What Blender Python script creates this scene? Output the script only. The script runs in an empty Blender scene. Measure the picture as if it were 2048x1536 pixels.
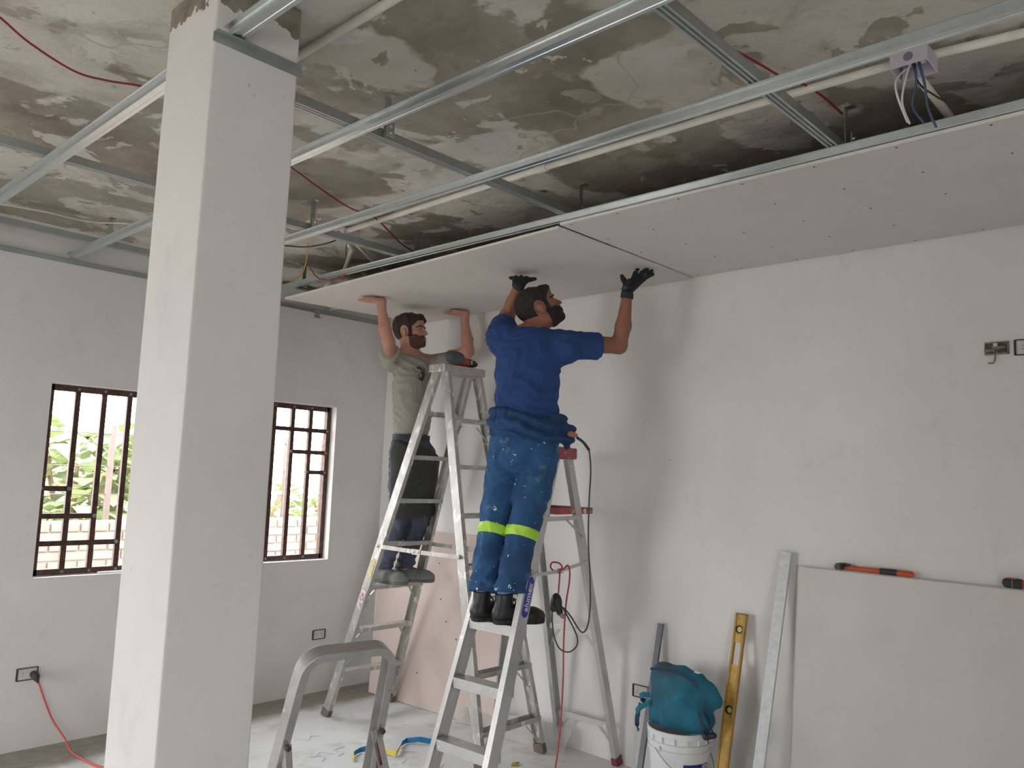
import bpy, math, random
import numpy as np
from mathutils import Vector, Matrix

random.seed(7)
np.random.seed(7)
SC = bpy.context.scene
COL = SC.collection

# ------------------------------------------------------------------ camera, world, lights, exposure
H_EYE = 1.62
FOC = 1614.4                       # focal length in pixels of the 2048 px wide frame
cam_d = bpy.data.cameras.new('camera')
cam_d.sensor_width = 36.0
cam_d.lens = FOC / 2048 * 36.0
cam_d.clip_start = 0.05
cam_d.clip_end = 200
cam = bpy.data.objects.new('camera', cam_d)
COL.objects.link(cam)
yaw, pit, rol = math.radians(-46.66703858), math.radians(6.45766823), math.radians(2.11541189)
fx, fy = -math.sin(yaw), math.cos(yaw)
fwd = Vector((math.cos(pit) * fx, math.cos(pit) * fy, math.sin(pit)))
rgt = Vector((fy, -fx, 0))
upv = rgt.cross(fwd)
rt = math.cos(rol) * rgt + math.sin(rol) * upv
up = -math.sin(rol) * rgt + math.cos(rol) * upv
m = Matrix((rt, up, -fwd)).transposed().to_4x4()
m.translation = Vector((0, 0, H_EYE))
cam.matrix_world = m
SC.camera = cam

SC.view_settings.view_transform = 'Standard'
SC.view_settings.look = 'None'
SC.view_settings.gamma = 1.0
SC.view_settings.use_curve_mapping = False
SC.view_settings.exposure = 0.42

SKY = 8.5
W_ = bpy.data.worlds.new('overcast_sky')
SC.world = W_
W_.use_nodes = True
bg = W_.node_tree.nodes['Background']
bg.inputs[0].default_value = (0.97, 0.985, 1.0, 1)
bg.inputs[1].default_value = SKY

def portal(loc, rot, sx, sy):
    l = bpy.data.lights.new('daylight_portal', 'AREA')
    l.shape = 'RECTANGLE'
    l.size = sx
    l.size_y = sy
    l.cycles.is_portal = True
    o = bpy.data.objects.new('daylight_portal', l)
    o.location = loc
    o.rotation_euler = rot
    COL.objects.link(o)

# room extents
XL, XR, YF, YB = -2.6, 4.005, -2.8, 5.163
ZS = 2.985                          # underside of the slab
ZC = 2.803                          # underside of the ceiling frame
# openings: (lo, hi, z0, z1)
OP_LEFT = [(3.55, 5.1, 0.0, 2.35)]
OP_FRONT = [(-2.4, -1.15, 0.0, 2.2)]
WIN1 = (1.570, 2.372, 0.940, 2.060)
WIN2 = (2.745, 3.545, 0.950, 2.085)
for a, b, z0, z1 in OP_LEFT:
    portal((XL - .08, (a + b) / 2, (z0 + z1) / 2), (0, -math.pi / 2, 0), z1 - z0, b - a)
for a, b, z0, z1 in OP_FRONT:
    portal(((a + b) / 2, YF - .08, (z0 + z1) / 2), (math.pi / 2, 0, 0), b - a, z1 - z0)
for a, b, z0, z1 in (WIN1, WIN2):
    portal(((a + b) / 2, YB + .16, (z0 + z1) / 2), (-math.pi / 2, 0, 0), b - a, z1 - z0)

# ------------------------------------------------------------------ materials
MATS = {}

def nd(nt, typ, **kw):
    n = nt.nodes.new(typ)
    for k, v in kw.items():
        setattr(n, k, v)
    return n

def ramp(nt, fac, p0, p1, c0=(0, 0, 0, 1), c1=(1, 1, 1, 1)):
    r = nt.nodes.new('ShaderNodeValToRGB')
    r.color_ramp.elements[0].position = p0
    r.color_ramp.elements[1].position = p1
    r.color_ramp.elements[0].color = c0
    r.color_ramp.elements[1].color = c1
    nt.links.new(fac, r.inputs[0])
    return r.outputs[0]

def mixc(nt, fac, a, b):
    n = nt.nodes.new('ShaderNodeMix')
    n.data_type = 'RGBA'
    for sock, v in ((n.inputs[0], fac), (n.inputs[6], a), (n.inputs[7], b)):
        if hasattr(v, 'is_linked') or isinstance(v, bpy.types.NodeSocket):
            nt.links.new(v, sock)
        else:
            sock.default_value = v if isinstance(v, float) else (*v[:3], 1)
    return n.outputs[2]

def noise(nt, co, scale, detail=4, rough=.6, dist=0.0):
    n = nt.nodes.new('ShaderNodeTexNoise')
    n.inputs['Scale'].default_value = scale
    n.inputs['Detail'].default_value = detail
    n.inputs['Roughness'].default_value = rough
    n.inputs['Distortion'].default_value = dist
    nt.links.new(co, n.inputs['Vector'])
    return n.outputs[0]

def mapped(nt, co, scale=(1, 1, 1), loc=(0, 0, 0)):
    n = nt.nodes.new('ShaderNodeMapping')
    n.inputs['Scale'].default_value = scale
    n.inputs['Location'].default_value = loc
    nt.links.new(co, n.inputs[0])
    return n.outputs[0]

def M(name, col, rough=.6, metal=0.0, var=.12, vscale=9.0, bump=0.0, bscale=60.0, spots=(), sss=0.0, spec=None, stretch=None, trans=0.0, alpha=1.0):
    """principled material: noise-varied colour, bump and thresholded splashes: spots = [(colour, scale, lo, hi)]"""
    if name in MATS:
        return MATS[name]
    mt = bpy.data.materials.new(name)
    mt.use_nodes = True
    nt = mt.node_tree
    p = nt.nodes['Principled BSDF']
    tc = nt.nodes.new('ShaderNodeTexCoord')
    co = tc.outputs['Object']
    if stretch:
        co = mapped(nt, co, stretch)
    c = tuple(max(0, min(1, v)) for v in col)
    lo = tuple(v * (1 - var) for v in c)
    hi = tuple(min(1, v * (1 + var)) for v in c)
    cs = mixc(nt, ramp(nt, noise(nt, co, vscale, 5), .3, .7), lo, hi)
    for i, (sc, s, a, b) in enumerate(spots):
        cs = mixc(nt, ramp(nt, noise(nt, mapped(nt, co, loc=(i * 7.3 + 1, 3.1 * i, 0)), s, 3, .55), a, b), cs, sc)
    nt.links.new(cs, p.inputs['Base Color'])
    p.inputs['Roughness'].default_value = rough
    p.inputs['Metallic'].default_value = metal
    if sss:
        p.inputs['Subsurface Weight'].default_value = sss
        p.inputs['Subsurface Radius'].default_value = (.012, .005, .003)
        p.inputs['Subsurface Scale'].default_value = 1.0
    if spec is not None:
        p.inputs['Specular IOR Level'].default_value = spec
    if trans:
        p.inputs['Transmission Weight'].default_value = trans
    if alpha < 1:
        p.inputs['Alpha'].default_value = alpha
    if bump:
        b = nt.nodes.new('ShaderNodeBump')
        b.inputs['Strength'].default_value = bump
        b.inputs['Distance'].default_value = .01
        nt.links.new(noise(nt, co, bscale, 4), b.inputs['Height'])
        nt.links.new(b.outputs[0], p.inputs['Normal'])
    MATS[name] = mt
    return mt

def slab_material():
    mt = bpy.data.materials.new('stained_concrete')
    mt.use_nodes = True
    nt = mt.node_tree
    p = nt.nodes['Principled BSDF']
    co = nt.nodes.new('ShaderNodeTexCoord').outputs['Object']
    base = mixc(nt, ramp(nt, noise(nt, co, 1.5, 8, .60), .30, .70), (.50, .45, .385), (.72, .68, .60))
    base = mixc(nt, ramp(nt, noise(nt, mapped(nt, co, loc=(6.3, 2.9, 0)), 3.1, 8, .62, .4), .50, .72), base, (.36, .32, .265))
    # large damp patches with crisp, scalloped edges
    d1 = ramp(nt, noise(nt, mapped(nt, co, loc=(.35, .9, 0)), .95, 5, .50, .25), .505, .522)
    base = mixc(nt, d1, base, mixc(nt, ramp(nt, noise(nt, co, 3.2, 6), .3, .7), (.215, .18, .135), (.40, .35, .28)))
    d2 = ramp(nt, noise(nt, mapped(nt, co, loc=(4.1, 2.2, 0)), 1.5, 5, .52, .3), .565, .585)
    base = mixc(nt, d2, base, mixc(nt, ramp(nt, noise(nt, co, 4.2, 5), .3, .7), (.30, .262, .21), (.42, .38, .315)))
    # flaked lighter islands
    d3 = ramp(nt, noise(nt, mapped(nt, co, loc=(8.4, 1.7, 0)), 1.25, 6, .55, .3), .585, .60)
    base = mixc(nt, d3, base, mixc(nt, ramp(nt, noise(nt, co, 6, 5), .3, .7), (.60, .565, .51), (.74, .705, .645)))
    # smaller stains and peeled paint islands
    d4 = ramp(nt, noise(nt, mapped(nt, co, loc=(2.7, 9.1, 0)), 3.0, 6, .58, .5), .575, .590)
    base = mixc(nt, d4, base, mixc(nt, ramp(nt, noise(nt, co, 7, 5), .3, .7), (.29, .25, .195), (.43, .385, .32)))
    d5 = ramp(nt, noise(nt, mapped(nt, co, loc=(11.3, 4.4, 0)), 3.4, 6, .6, .6), .600, .612)
    base = mixc(nt, d5, base, (.64, .60, .54))
    base = mixc(nt, ramp(nt, noise(nt, mapped(nt, co, loc=(1.3, 6.4, 0)), 26, 4, .6), .70, .76), base, (.22, .17, .13))
    # fine speckle
    base = mixc(nt, ramp(nt, noise(nt, co, 14, 7, .7), .62, .85), base, (.26, .225, .175))
    # rust spots round old nail holes
    v = nt.nodes.new('ShaderNodeTexVoronoi')
    v.inputs['Scale'].default_value = 2.7
    nt.links.new(mapped(nt, co, loc=(.2, .37, 0)), v.inputs['Vector'])
    base = mixc(nt, ramp(nt, v.outputs['Distance'], .038, .072, (1, 1, 1, 1), (0, 0, 0, 1)), base, (.14, .075, .045))
    # hairline cracks
    v2 = nt.nodes.new('ShaderNodeTexVoronoi')
    v2.feature = 'DISTANCE_TO_EDGE'
    v2.inputs['Scale'].default_value = .55
    wob = nt.nodes.new('ShaderNodeVectorMath')
    nn = nt.nodes.new('ShaderNodeTexNoise')
    nn.inputs['Scale'].default_value = 3
    nt.links.new(co, nn.inputs['Vector'])
    nt.links.new(co, wob.inputs[0])
    sc = nt.nodes.new('ShaderNodeVectorMath')
    sc.operation = 'SCALE'
    sc.inputs['Scale'].default_value = .5
    nt.links.new(nn.outputs[1], sc.inputs[0])
    nt.links.new(sc.outputs[0], wob.inputs[1])
    nt.links.new(wob.outputs[0], v2.inputs['Vector'])
    base = mixc(nt, ramp(nt, v2.outputs[0], .0005, .0035, (1, 1, 1, 1), (0, 0, 0, 1)), base, (.45, .41, .35))
    nt.links.new(base, p.inputs['Base Color'])
    p.inputs['Roughness'].default_value = .9
    b = nt.nodes.new('ShaderNodeBump')
    b.inputs['Strength'].default_value = .35
    b.inputs['Distance'].default_value = .02
    nt.links.new(noise(nt, co, 20, 8), b.inputs['Height'])
    nt.links.new(b.outputs[0], p.inputs['Normal'])
    return mt

def plaster(name, col, smudge=(.55, .54, .52), edge_z=None):
    """rolled white paint on plaster with faint smudges; edge_z: bare concrete with a ragged edge above that height"""
    mt = bpy.data.materials.new(name)
    mt.use_nodes = True
    nt = mt.node_tree
    p = nt.nodes['Principled BSDF']
    co = nt.nodes.new('ShaderNodeTexCoord').outputs['Object']
    lo = tuple(v * .93 for v in col)
    c = mixc(nt, ramp(nt, noise(nt, co, 1.6, 6), .35, .65), lo, col)
    c = mixc(nt, ramp(nt, noise(nt, mapped(nt, co, (1, 1, .6)), 5, 6, .65), .58, 1.0), c, smudge)
    c = mixc(nt, ramp(nt, noise(nt, mapped(nt, co, loc=(3, 5, 1)), 26, 3, .5), .76, .82), c, tuple(v * .85 for v in smudge))
    if edge_z is not None:
        sep = nt.nodes.new('ShaderNodeSeparateXYZ')
        nt.links.new(co, sep.inputs[0])
        mr = nt.nodes.new('ShaderNodeMath')
        mr.operation = 'MULTIPLY_ADD'
        nt.links.new(noise(nt, co, 9, 6, .6), mr.inputs[0])
        mr.inputs[1].default_value = .22
        nt.links.new(sep.outputs[2], mr.inputs[2])
        f = ramp(nt, mr.outputs[0], 0, 1)
        lt = nt.nodes.new('ShaderNodeMath')
        lt.operation = 'GREATER_THAN'
        nt.links.new(mr.outputs[0], lt.inputs[0])
        lt.inputs[1].default_value = edge_z + .11
        c = mixc(nt, lt.outputs[0], c, mixc(nt, ramp(nt, noise(nt, co, 14, 6), .3, .7), (.16, .135, .10), (.36, .31, .25)))
    nt.links.new(c, p.inputs['Base Color'])
    p.inputs['Roughness'].default_value = .75
    b = nt.nodes.new('ShaderNodeBump')
    b.inputs['Strength'].default_value = .12
    b.inputs['Distance'].default_value = .008
    nt.links.new(noise(nt, co, 35, 6), b.inputs['Height'])
    nt.links.new(b.outputs[0], p.inputs['Normal'])
    return mt

ALU = lambda: M('worn_aluminium', (.50, .485, .455), .42, .55, .18, 14, .08, 90, spots=[((.80, .79, .76), 26, .58, .66), ((.42, .38, .33), 34, .68, .76)], stretch=(1, 1, .5))
ALU2 = lambda: M('clean_aluminium', (.58, .58, .57), .40, .55, .08, 10, .05, 90, spots=[((.80, .80, .78), 20, .66, .72)])
ALU3 = lambda: M('dull_aluminium', (.56, .55, .53), .36, .65, .15, 10, .05, 90, spots=[((.82, .80, .74), 30, .69, .71), ((.12, .08, .09), 38, .74, .75)])
GALV = lambda: M('galvanized_steel', (.62, .66, .66), .30, .9, .06, 40, .03, 120)
GALVD = lambda: M('dull_galvanized_steel', (.46, .49, .48), .42, .8, .08, 20, .04, 120)
PVC = lambda: M('white_pvc', (.86, .82, .72), .45, 0, .08, 12)
GYP = lambda: M('plasterboard_paper', (.70, .655, .615), .8, 0, .03, 5, .03, 200)
CORE = lambda: M('gypsum_core', (.80, .77, .72), .9, 0, .06, 40, .1, 150)

# ------------------------------------------------------------------ object helpers
BASE = {}

def tag(o, label=None, cat=None, group=None, kind=None):
    if label: o['label'] = label
    if cat: o['category'] = cat
    if group: o['group'] = group
    if kind: o['kind'] = kind
    return o

def thing(name, loc, label, cat, group=None, kind=None):
    o = bpy.data.objects.new(name, None)
    o.empty_display_size = .05
    o.location = loc
    COL.objects.link(o)
    BASE[o] = np.array(loc, float)
    return tag(o, label, cat, group, kind)

def link_mesh(name, me, mat, parent=None, loc=None, smooth=False):
    o = bpy.data.objects.new(name, me)
    COL.objects.link(o)
    for mt in (mat if isinstance(mat, (list, tuple)) else [mat]):
        me.materials.append(mt)
    if smooth:
        me.shade_smooth()
    if parent is not None:
        o.parent = parent
    if loc is not None:
        o.location = loc
    return o

class MB:
    """collects shapes in world coordinates; build() links them as one mesh object"""
    def __init__(s):
        s.v, s.f, s.mi = [], [], []

    def add(s, vs, fs, mi=0):
        n = len(s.v)
        s.v += [tuple(map(float, v)) for v in vs]
        s.f += [tuple(i + n for i in f) for f in fs]
        s.mi += [mi] * len(fs)
        return s

    def box(s, c, size, R=None, mi=0, taper=1.0):
        c = np.array(c, float)
        hx, hy, hz = np.array(size, float) / 2
        pts = []
        for z in (-1, 1):
            k = taper if z > 0 else 1
            for x, y in ((-1, -1), (1, -1), (1, 1), (-1, 1)):
                pts.append(np.array([x * hx * k, y * hy * k, z * hz]))
        if R is not None:
            pts = [np.asarray(R) @ q for q in pts]
        return s.add([c + q for q in pts], [(3, 2, 1, 0), (4, 5, 6, 7), (0, 1, 5, 4), (1, 2, 6, 5), (2, 3, 7, 6), (3, 0, 4, 7)], mi)

    def sweep(s, prof, path, aref, closed=False, mi=0):
        """closed 2-D profile (a, b) swept along path; a stays near aref"""
        P = [np.array(p, float) for p in path]
        n, k = len(P), len(prof)
        vs = []
        for i in range(n):
            t = (P[min(i + 1, n - 1)] - P[max(i - 1, 0)])
            if closed:
                t = P[(i + 1) % n] - P[i - 1]
            t /= np.linalg.norm(t) + 1e-12
            ar = np.array(aref[i] if isinstance(aref, list) else aref, float)
            a = ar - t * (ar @ t)
            a /= np.linalg.norm(a) + 1e-12
            b = np.cross(t, a)
            for u, w in prof:
                vs.append(P[i] + a * u + b * w)
        fs = []
        for i in range(n if closed else n - 1):
            j = (i + 1) % n
            for q in range(k):
                r = (q + 1) % k
                fs.append((i * k + q, i * k + r, j * k + r, j * k + q))
        if not closed:
            fs.append(tuple(range(k - 1, -1, -1)))
            fs.append(tuple((n - 1) * k + q for q in range(k)))
        return s.add(vs, fs, mi)

    def tube(s, path, r, n=8, closed=False, mi=0):
        P = [np.array(p, float) for p in path]
        d = P[-1] - P[0]
        ref = np.array([.31, .2, .93]) if abs(d[2]) < .7 * np.linalg.norm(d) + 1e-9 else np.array([.9, .4, .1])
        prof = [(r * math.cos(2 * math.pi * i / n), r * math.sin(2 * math.pi * i / n)) for i in range(n)]
        return s.sweep(prof, P, ref, closed, mi)

    def lathe(s, prof, c, axis=(0, 0, 1), n=32, mi=0):
        ax = np.array(axis, float); ax /= np.linalg.norm(ax)
        a = np.cross(ax, [.3, .9, .2] if abs(ax[2]) > .5 else [0, 0, 1]); a /= np.linalg.norm(a)
        b = np.cross(ax, a)
        c = np.array(c, float)
        k = len(prof)
        vs = [c + ax * h + (a * math.cos(2 * math.pi * i / n) + b * math.sin(2 * math.pi * i / n)) * r for i in range(n) for r, h in prof]
        fs = [(i * k + q, ((i + 1) % n) * k + q, ((i + 1) % n) * k + q + 1, i * k + q + 1) for i in range(n) for q in range(k - 1)]
        s.add(vs, fs, mi)
        if prof[0][0] > 1e-5:
            s.add([vs[i * k] for i in range(n)], [tuple(range(n - 1, -1, -1))], mi)
        if prof[-1][0] > 1e-5:
            s.add([vs[i * k + k - 1] for i in range(n)], [tuple(range(n))], mi)
        return s

    def ball(s, c, r, n=12, mi=0):
        rx = np.array(r if hasattr(r, '__len__') else (r, r, r), float)
        c = np.array(c, float)
        vs, fs = [], []
        for i in range(n + 1):
            th = math.pi * i / n
            for j in range(2 * n):
                ph = math.pi * j / n
                vs.append(c + rx * np.array([math.sin(th) * math.cos(ph), math.sin(th) * math.sin(ph), math.cos(th)]))
        for i in range(n):
            for j in range(2 * n):
                fs.append((i * 2 * n + j, (i + 1) * 2 * n + j, (i + 1) * 2 * n + (j + 1) % (2 * n), i * 2 * n + (j + 1) % (2 * n)))
        return s.add(vs, fs, mi)

    def mesh(s, name, base=(0, 0, 0)):
        me = bpy.data.meshes.new(name)
        b = np.array(base)
        me.from_pydata([tuple(np.array(v) - b) for v in s.v], [], s.f)
        if any(s.mi):
            me.polygons.foreach_set('material_index', s.mi)
        me.validate()
        return me

    def build(s, name, mat, parent=None, smooth=False, bevel=0.0, loc=None, angle=None):
        if parent is not None:
            b = BASE[parent]
        elif loc is not None:
            b = np.array(loc, float)
        else:
            b = np.array([(min(v[0] for v in s.v) + max(v[0] for v in s.v)) / 2, (min(v[1] for v in s.v) + max(v[1] for v in s.v)) / 2, min(v[2] for v in s.v)])
        o = link_mesh(name, s.mesh(name, b), mat, parent, None if parent is not None else b, smooth)
        BASE[o] = b
        if bevel:
            md = o.modifiers.new('edge', 'BEVEL')
            md.width = bevel
            md.segments = 2
            md.limit_method = 'ANGLE'
        if smooth and angle:
            o.data.set_sharp_from_angle(angle=math.radians(angle))
        return o

def solid(poly, th):
    """open 2-D polyline thickened into a closed profile"""
    P = [np.array(p, float) for p in poly]
    off = []
    for i in range(len(P)):
        t = P[min(i + 1, len(P) - 1)] - P[max(i - 1, 0)]
        t /= np.linalg.norm(t)
        off.append(P[i] + np.array([-t[1], t[0]]) * th)
    return [tuple(p) for p in P] + [tuple(p) for p in reversed(off)]

def spline(pts, n=8):
    P = [np.array(p, float) for p in pts]
    out = []
    for i in range(len(P) - 1):
        p0, p1, p2, p3 = P[max(i - 1, 0)], P[i], P[i + 1], P[min(i + 2, len(P) - 1)]
        for q in range(n):
            t = q / n
            out.append(.5 * ((2 * p1) + (-p0 + p2) * t + (2 * p0 - 5 * p1 + 4 * p2 - p3) * t * t + (-p0 + 3 * p1 - 3 * p2 + p3) * t ** 3))
    out.append(P[-1])
    return out

def rotz(a):
    c, s_ = math.cos(a), math.sin(a)
    return np.array([[c, -s_, 0], [s_, c, 0], [0, 0, 1]])

# ------------------------------------------------------------------ signed-distance modelling (bodies, clothes, bags)
class Field:
    def __init__(s):
        s.pr = []

    def cone(s, a, b, ra, rb=None, k=.02, flat=None, op='+'):
        s.pr.append(('c', np.array(a, float), np.array(b, float), ra, ra if rb is None else rb, k, flat, op)); return s

    def chain(s, pts, radii, k=.02, flat=None, op='+'):
        for i in range(len(pts) - 1):
            s.cone(pts[i], pts[i + 1], radii[i], radii[i + 1], k, flat, op)
        return s

    def ell(s, c, r, R=None, k=.02, op='+'):
        s.pr.append(('e', np.array(c, float), np.array(r, float), np.eye(3) if R is None else np.array(R, float), k, op)); return s

    def bounds(s, pad=.03):
        lo, hi = np.full(3, 1e9), np.full(3, -1e9)
        for p in s.pr:
            if p[-1] == '-': continue
            a, b = s._bb(p)
            lo, hi = np.minimum(lo, a), np.maximum(hi, b)
        return lo - pad, hi + pad

    def _bb(s, p):
        if p[0] == 'c':
            r = max(p[3], p[4])
            return np.minimum(p[1], p[2]) - r, np.maximum(p[1], p[2]) + r
        e = np.sqrt(((p[3] * p[2][None, :]) ** 2).sum(1))
        return p[1] - e, p[1] + e

    def eval(s, x, y, z, margin=.035):
        D = np.full((len(x), len(y), len(z)), 1.0, np.float32)
        for p in s.pr:
            lo, hi = s._bb(p)
            k = p[-3] if p[0] == 'c' else p[-2]
            op = p[-1]
            mg = margin + k
            sl = []
            for ax, a, b in ((x, lo[0], hi[0]), (y, lo[1], hi[1]), (z, lo[2], hi[2])):
                i, j = np.searchsorted(ax, a - mg), np.searchsorted(ax, b + mg)
                sl.append(slice(int(i), int(j)))
            if any(q.start >= q.stop for q in sl): continue
            X, Y, Z = x[sl[0]][:, None, None], y[sl[1]][None, :, None], z[sl[2]][None, None, :]
            if p[0] == 'c':
                a, b, ra, rb = p[1:5]
                ba = b - a
                l2 = max(ba @ ba, 1e-12)
                px, py, pz = X - a[0], Y - a[1], Z - a[2]
                t = np.clip((px * ba[0] + py * ba[1] + pz * ba[2]) / l2, 0, 1)
                qx, qy, qz = px - ba[0] * t, py - ba[1] * t, pz - ba[2] * t
                fl = p[6]
                if fl is not None:
                    n, sc = np.array(fl[0], float), fl[1] - 1
                    n = n / np.linalg.norm(n)
                    dn = (qx * n[0] + qy * n[1] + qz * n[2]) * sc
                    qx, qy, qz = qx + dn * n[0], qy + dn * n[1], qz + dn * n[2]
                d = np.sqrt(qx * qx + qy * qy + qz * qz) - (ra + (rb - ra) * t)
            else:
                c, r, R = p[1], p[2], p[3]
                px, py, pz = X - c[0], Y - c[1], Z - c[2]
                q = [px * R[0, i] + py * R[1, i] + pz * R[2, i] for i in range(3)]
                k0 = np.sqrt(sum((q[i] / r[i]) ** 2 for i in range(3)))
                k1 = np.sqrt(sum((q[i] / r[i] ** 2) ** 2 for i in range(3))) + 1e-9
                d = k0 * (k0 - 1) / k1
            cur = D[tuple(sl)]
            if op == '+':
                h = np.maximum(k - np.abs(cur - d), 0) / max(k, 1e-6)
                D[tuple(sl)] = np.minimum(cur, d) - h * h * k * .25
            else:
                h = np.maximum(k - np.abs(cur + d), 0) / max(k, 1e-6)
                D[tuple(sl)] = np.maximum(cur, -d) + h * h * k * .25
        return D

def surface_nets(D, x, y, z):
    C8 = [(i, j, k) for i in (0, 1) for j in (0, 1) for k in (0, 1)]
    nx, ny, nz = D.shape
    S = D < 0
    cnt = np.zeros((nx - 1, ny - 1, nz - 1), np.int8)
    for i, j, k in C8:
        cnt += S[i:nx - 1 + i, j:ny - 1 + j, k:nz - 1 + k]
    act = (cnt > 0) & (cnt < 8)
    I = np.argwhere(act)
    if len(I) == 0:
        return np.zeros((0, 3)), np.zeros((0, 4), int)
    vid = np.full(act.shape, -1, np.int32)
    vid[act] = np.arange(len(I))
    val = np.stack([D[I[:, 0] + i, I[:, 1] + j, I[:, 2] + k] for i, j, k in C8], 1)
    pos = np.zeros((len(I), 3))
    n = np.zeros(len(I))
    for a in range(8):
        for b in range(a + 1, 8):
            d = np.array(C8[b]) - np.array(C8[a])
            if np.abs(d).sum() != 1: continue
            va, vb = val[:, a], val[:, b]
            mk = (va < 0) != (vb < 0)
            t = np.where(mk, va / np.where(mk, va - vb, 1), 0)
            pos += np.where(mk[:, None], np.array(C8[a])[None] + t[:, None] * d[None], 0)
            n += mk
    pos = I + pos / n[:, None]
    hx = np.array([x[1] - x[0], y[1] - y[0], z[1] - z[0]])
    V = np.array([x[0], y[0], z[0]]) + pos * hx
    F = []
    for ax in range(3):
        A = np.moveaxis(S, ax, 0)
        ch = A[:-1] != A[1:]
        E = np.argwhere(ch)
        b, c = (ax + 1) % 3, (ax + 2) % 3
        full = np.zeros((len(E), 3), int)
        oth = [q for q in range(3) if q != ax]
        full[:, ax] = E[:, 0]
        full[:, oth[0]] = E[:, 1]
        full[:, oth[1]] = E[:, 2]
        lim = np.array(S.shape) - 1
        ok = (full[:, b] > 0) & (full[:, c] > 0) & (full[:, b] < lim[b]) & (full[:, c] < lim[c])
        full = full[ok]
        ins = S[full[:, 0], full[:, 1], full[:, 2]]
        q = []
        for db, dc in ((-1, -1), (0, -1), (0, 0), (-1, 0)):
            g = full.copy()
            g[:, b] += db
            g[:, c] += dc
            q.append(vid[g[:, 0], g[:, 1], g[:, 2]])
        q = np.stack(q, 1)
        q[~ins] = q[~ins][:, ::-1]
        F.append(q)
    F = np.concatenate(F)
    F = F[(F >= 0).all(1)]
    return V, F

def relax(V, F, it=2, lam=.5):
    for _ in range(it):
        i0 = np.concatenate([F[:, a] for a in range(4) for _ in (0, 1)])
        i1 = np.concatenate([F[:, b] for a in range(4) for b in ((a + 1) % 4, (a + 3) % 4)])
        n = np.bincount(i0, minlength=len(V))
        acc = np.stack([np.bincount(i0, weights=V[i1, c], minlength=len(V)) for c in range(3)], 1)
        V = V + lam * (acc / np.maximum(n, 1)[:, None] - V)
    return V

def sculpt(name, fn, lo, hi, h, mat, parent=None, base=None, it=1):
    """fn(x, y, z axes) -> distance grid; the zero surface becomes one mesh"""
    ax = [np.arange(lo[i] - 2 * h, hi[i] + 3 * h, h) for i in range(3)]
    V, F = surface_nets(fn(*ax), *ax)
    V = relax(V, F, it)
    b = BASE[parent] if parent is not None else np.array(base, float)
    me = bpy.data.meshes.new(name)
    V = V - b
    me.vertices.add(len(V))
    me.vertices.foreach_set('co', V.astype(np.float32).ravel())
    me.loops.add(F.size)
    me.loops.foreach_set('vertex_index', F.astype(np.int32).ravel())
    me.polygons.add(len(F))
    me.polygons.foreach_set('loop_start', np.arange(0, F.size, 4, dtype=np.int32))
    me.update(calc_edges=True)
    me.validate()
    o = link_mesh(name, me, mat, parent, None if parent is not None else b, True)
    BASE[o] = b
    return o

def grid3(x, y, z):
    return x[:, None, None], y[None, :, None], z[None, None, :]

def half(x, y, z, p, n):
    """signed distance to a plane (positive on the side of n)"""
    n = np.array(n, float); n /= np.linalg.norm(n)
    X, Y, Z = grid3(x, y, z)
    return ((X - p[0]) * n[0] + (Y - p[1]) * n[1] + (Z - p[2]) * n[2]).astype(np.float32)

def wrinkle(x, y, z, amp, f=28, seed=0, zs=1.6):
    X, Y, Z = grid3(x, y, z)
    w = .030 * np.sin(9 * X + 7 * Y + 5 * Z + seed) + .022 * np.sin(19 * Z - 13 * X + 1.7 * seed) + .016 * np.sin(31 * Y + 23 * Z + 2.3 * seed)
    ridge = lambda t: 1 - 2 * np.abs(np.sin(t)) ** .8
    a = ridge(f * .5 * (X * .6 + Y * .5 + Z * zs * .7 + w * 2.2) + seed)
    b = ridge(f * .36 * (X * .5 - Y * .8 + Z * zs + w * 3) + 2.1 * seed)
    c = np.sin(f * .8 * (X * .9 + Y * .7 - Z * .5 * zs + w * 2) + 3.3 * seed)
    return (-amp * (a * .55 + b * .65 + c * .25)).astype(np.float32)

# ------------------------------------------------------------------ the room
WALLM = plaster('white_wall_paint', (.79, .765, .74))
COLM = plaster('column_paint', (.80, .77, .745), edge_z=2.905)
SLABM = slab_material()

def wall_x(name, x0, x1, openings):
    """wall parallel to y between x0 and x1 with rectangular openings (y0, y1, z0, z1)"""
    mb = MB()
    ys = [YF - .15]
    for a, b, z0, z1 in openings:
        mb.box(((x0 + x1) / 2, (ys[-1] + a) / 2, ZS / 2), (x1 - x0, a - ys[-1], ZS))
        if z0 > 0: mb.box(((x0 + x1) / 2, (a + b) / 2, z0 / 2), (x1 - x0, b - a, z0))
        mb.box(((x0 + x1) / 2, (a + b) / 2, (z1 + ZS) / 2), (x1 - x0, b - a, ZS - z1))
        ys.append(b)
    mb.box(((x0 + x1) / 2, (ys[-1] + YB + .15) / 2, ZS / 2), (x1 - x0, YB + .15 - ys[-1], ZS))
    return tag(mb.build(name, WALLM, loc=(0, 0, 0)), kind='structure')

def wall_y(name, y0, y1, openings):
    mb = MB()
    xs = [XL]
    for a, b, z0, z1 in openings:
        mb.box(((xs[-1] + a) / 2, (y0 + y1) / 2, ZS / 2), (a - xs[-1], y1 - y0, ZS))
        if z0 > 0: mb.box(((a + b) / 2, (y0 + y1) / 2, z0 / 2), (b - a, y1 - y0, z0))
        mb.box(((a + b) / 2, (y0 + y1) / 2, (z1 + ZS) / 2), (b - a, y1 - y0, ZS - z1))
        xs.append(b)
    mb.box(((xs[-1] + XR) / 2, (y0 + y1) / 2, ZS / 2), (XR - xs[-1], y1 - y0, ZS))
    return tag(mb.build(name, WALLM, loc=(0, 0, 0)), kind='structure')

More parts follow.
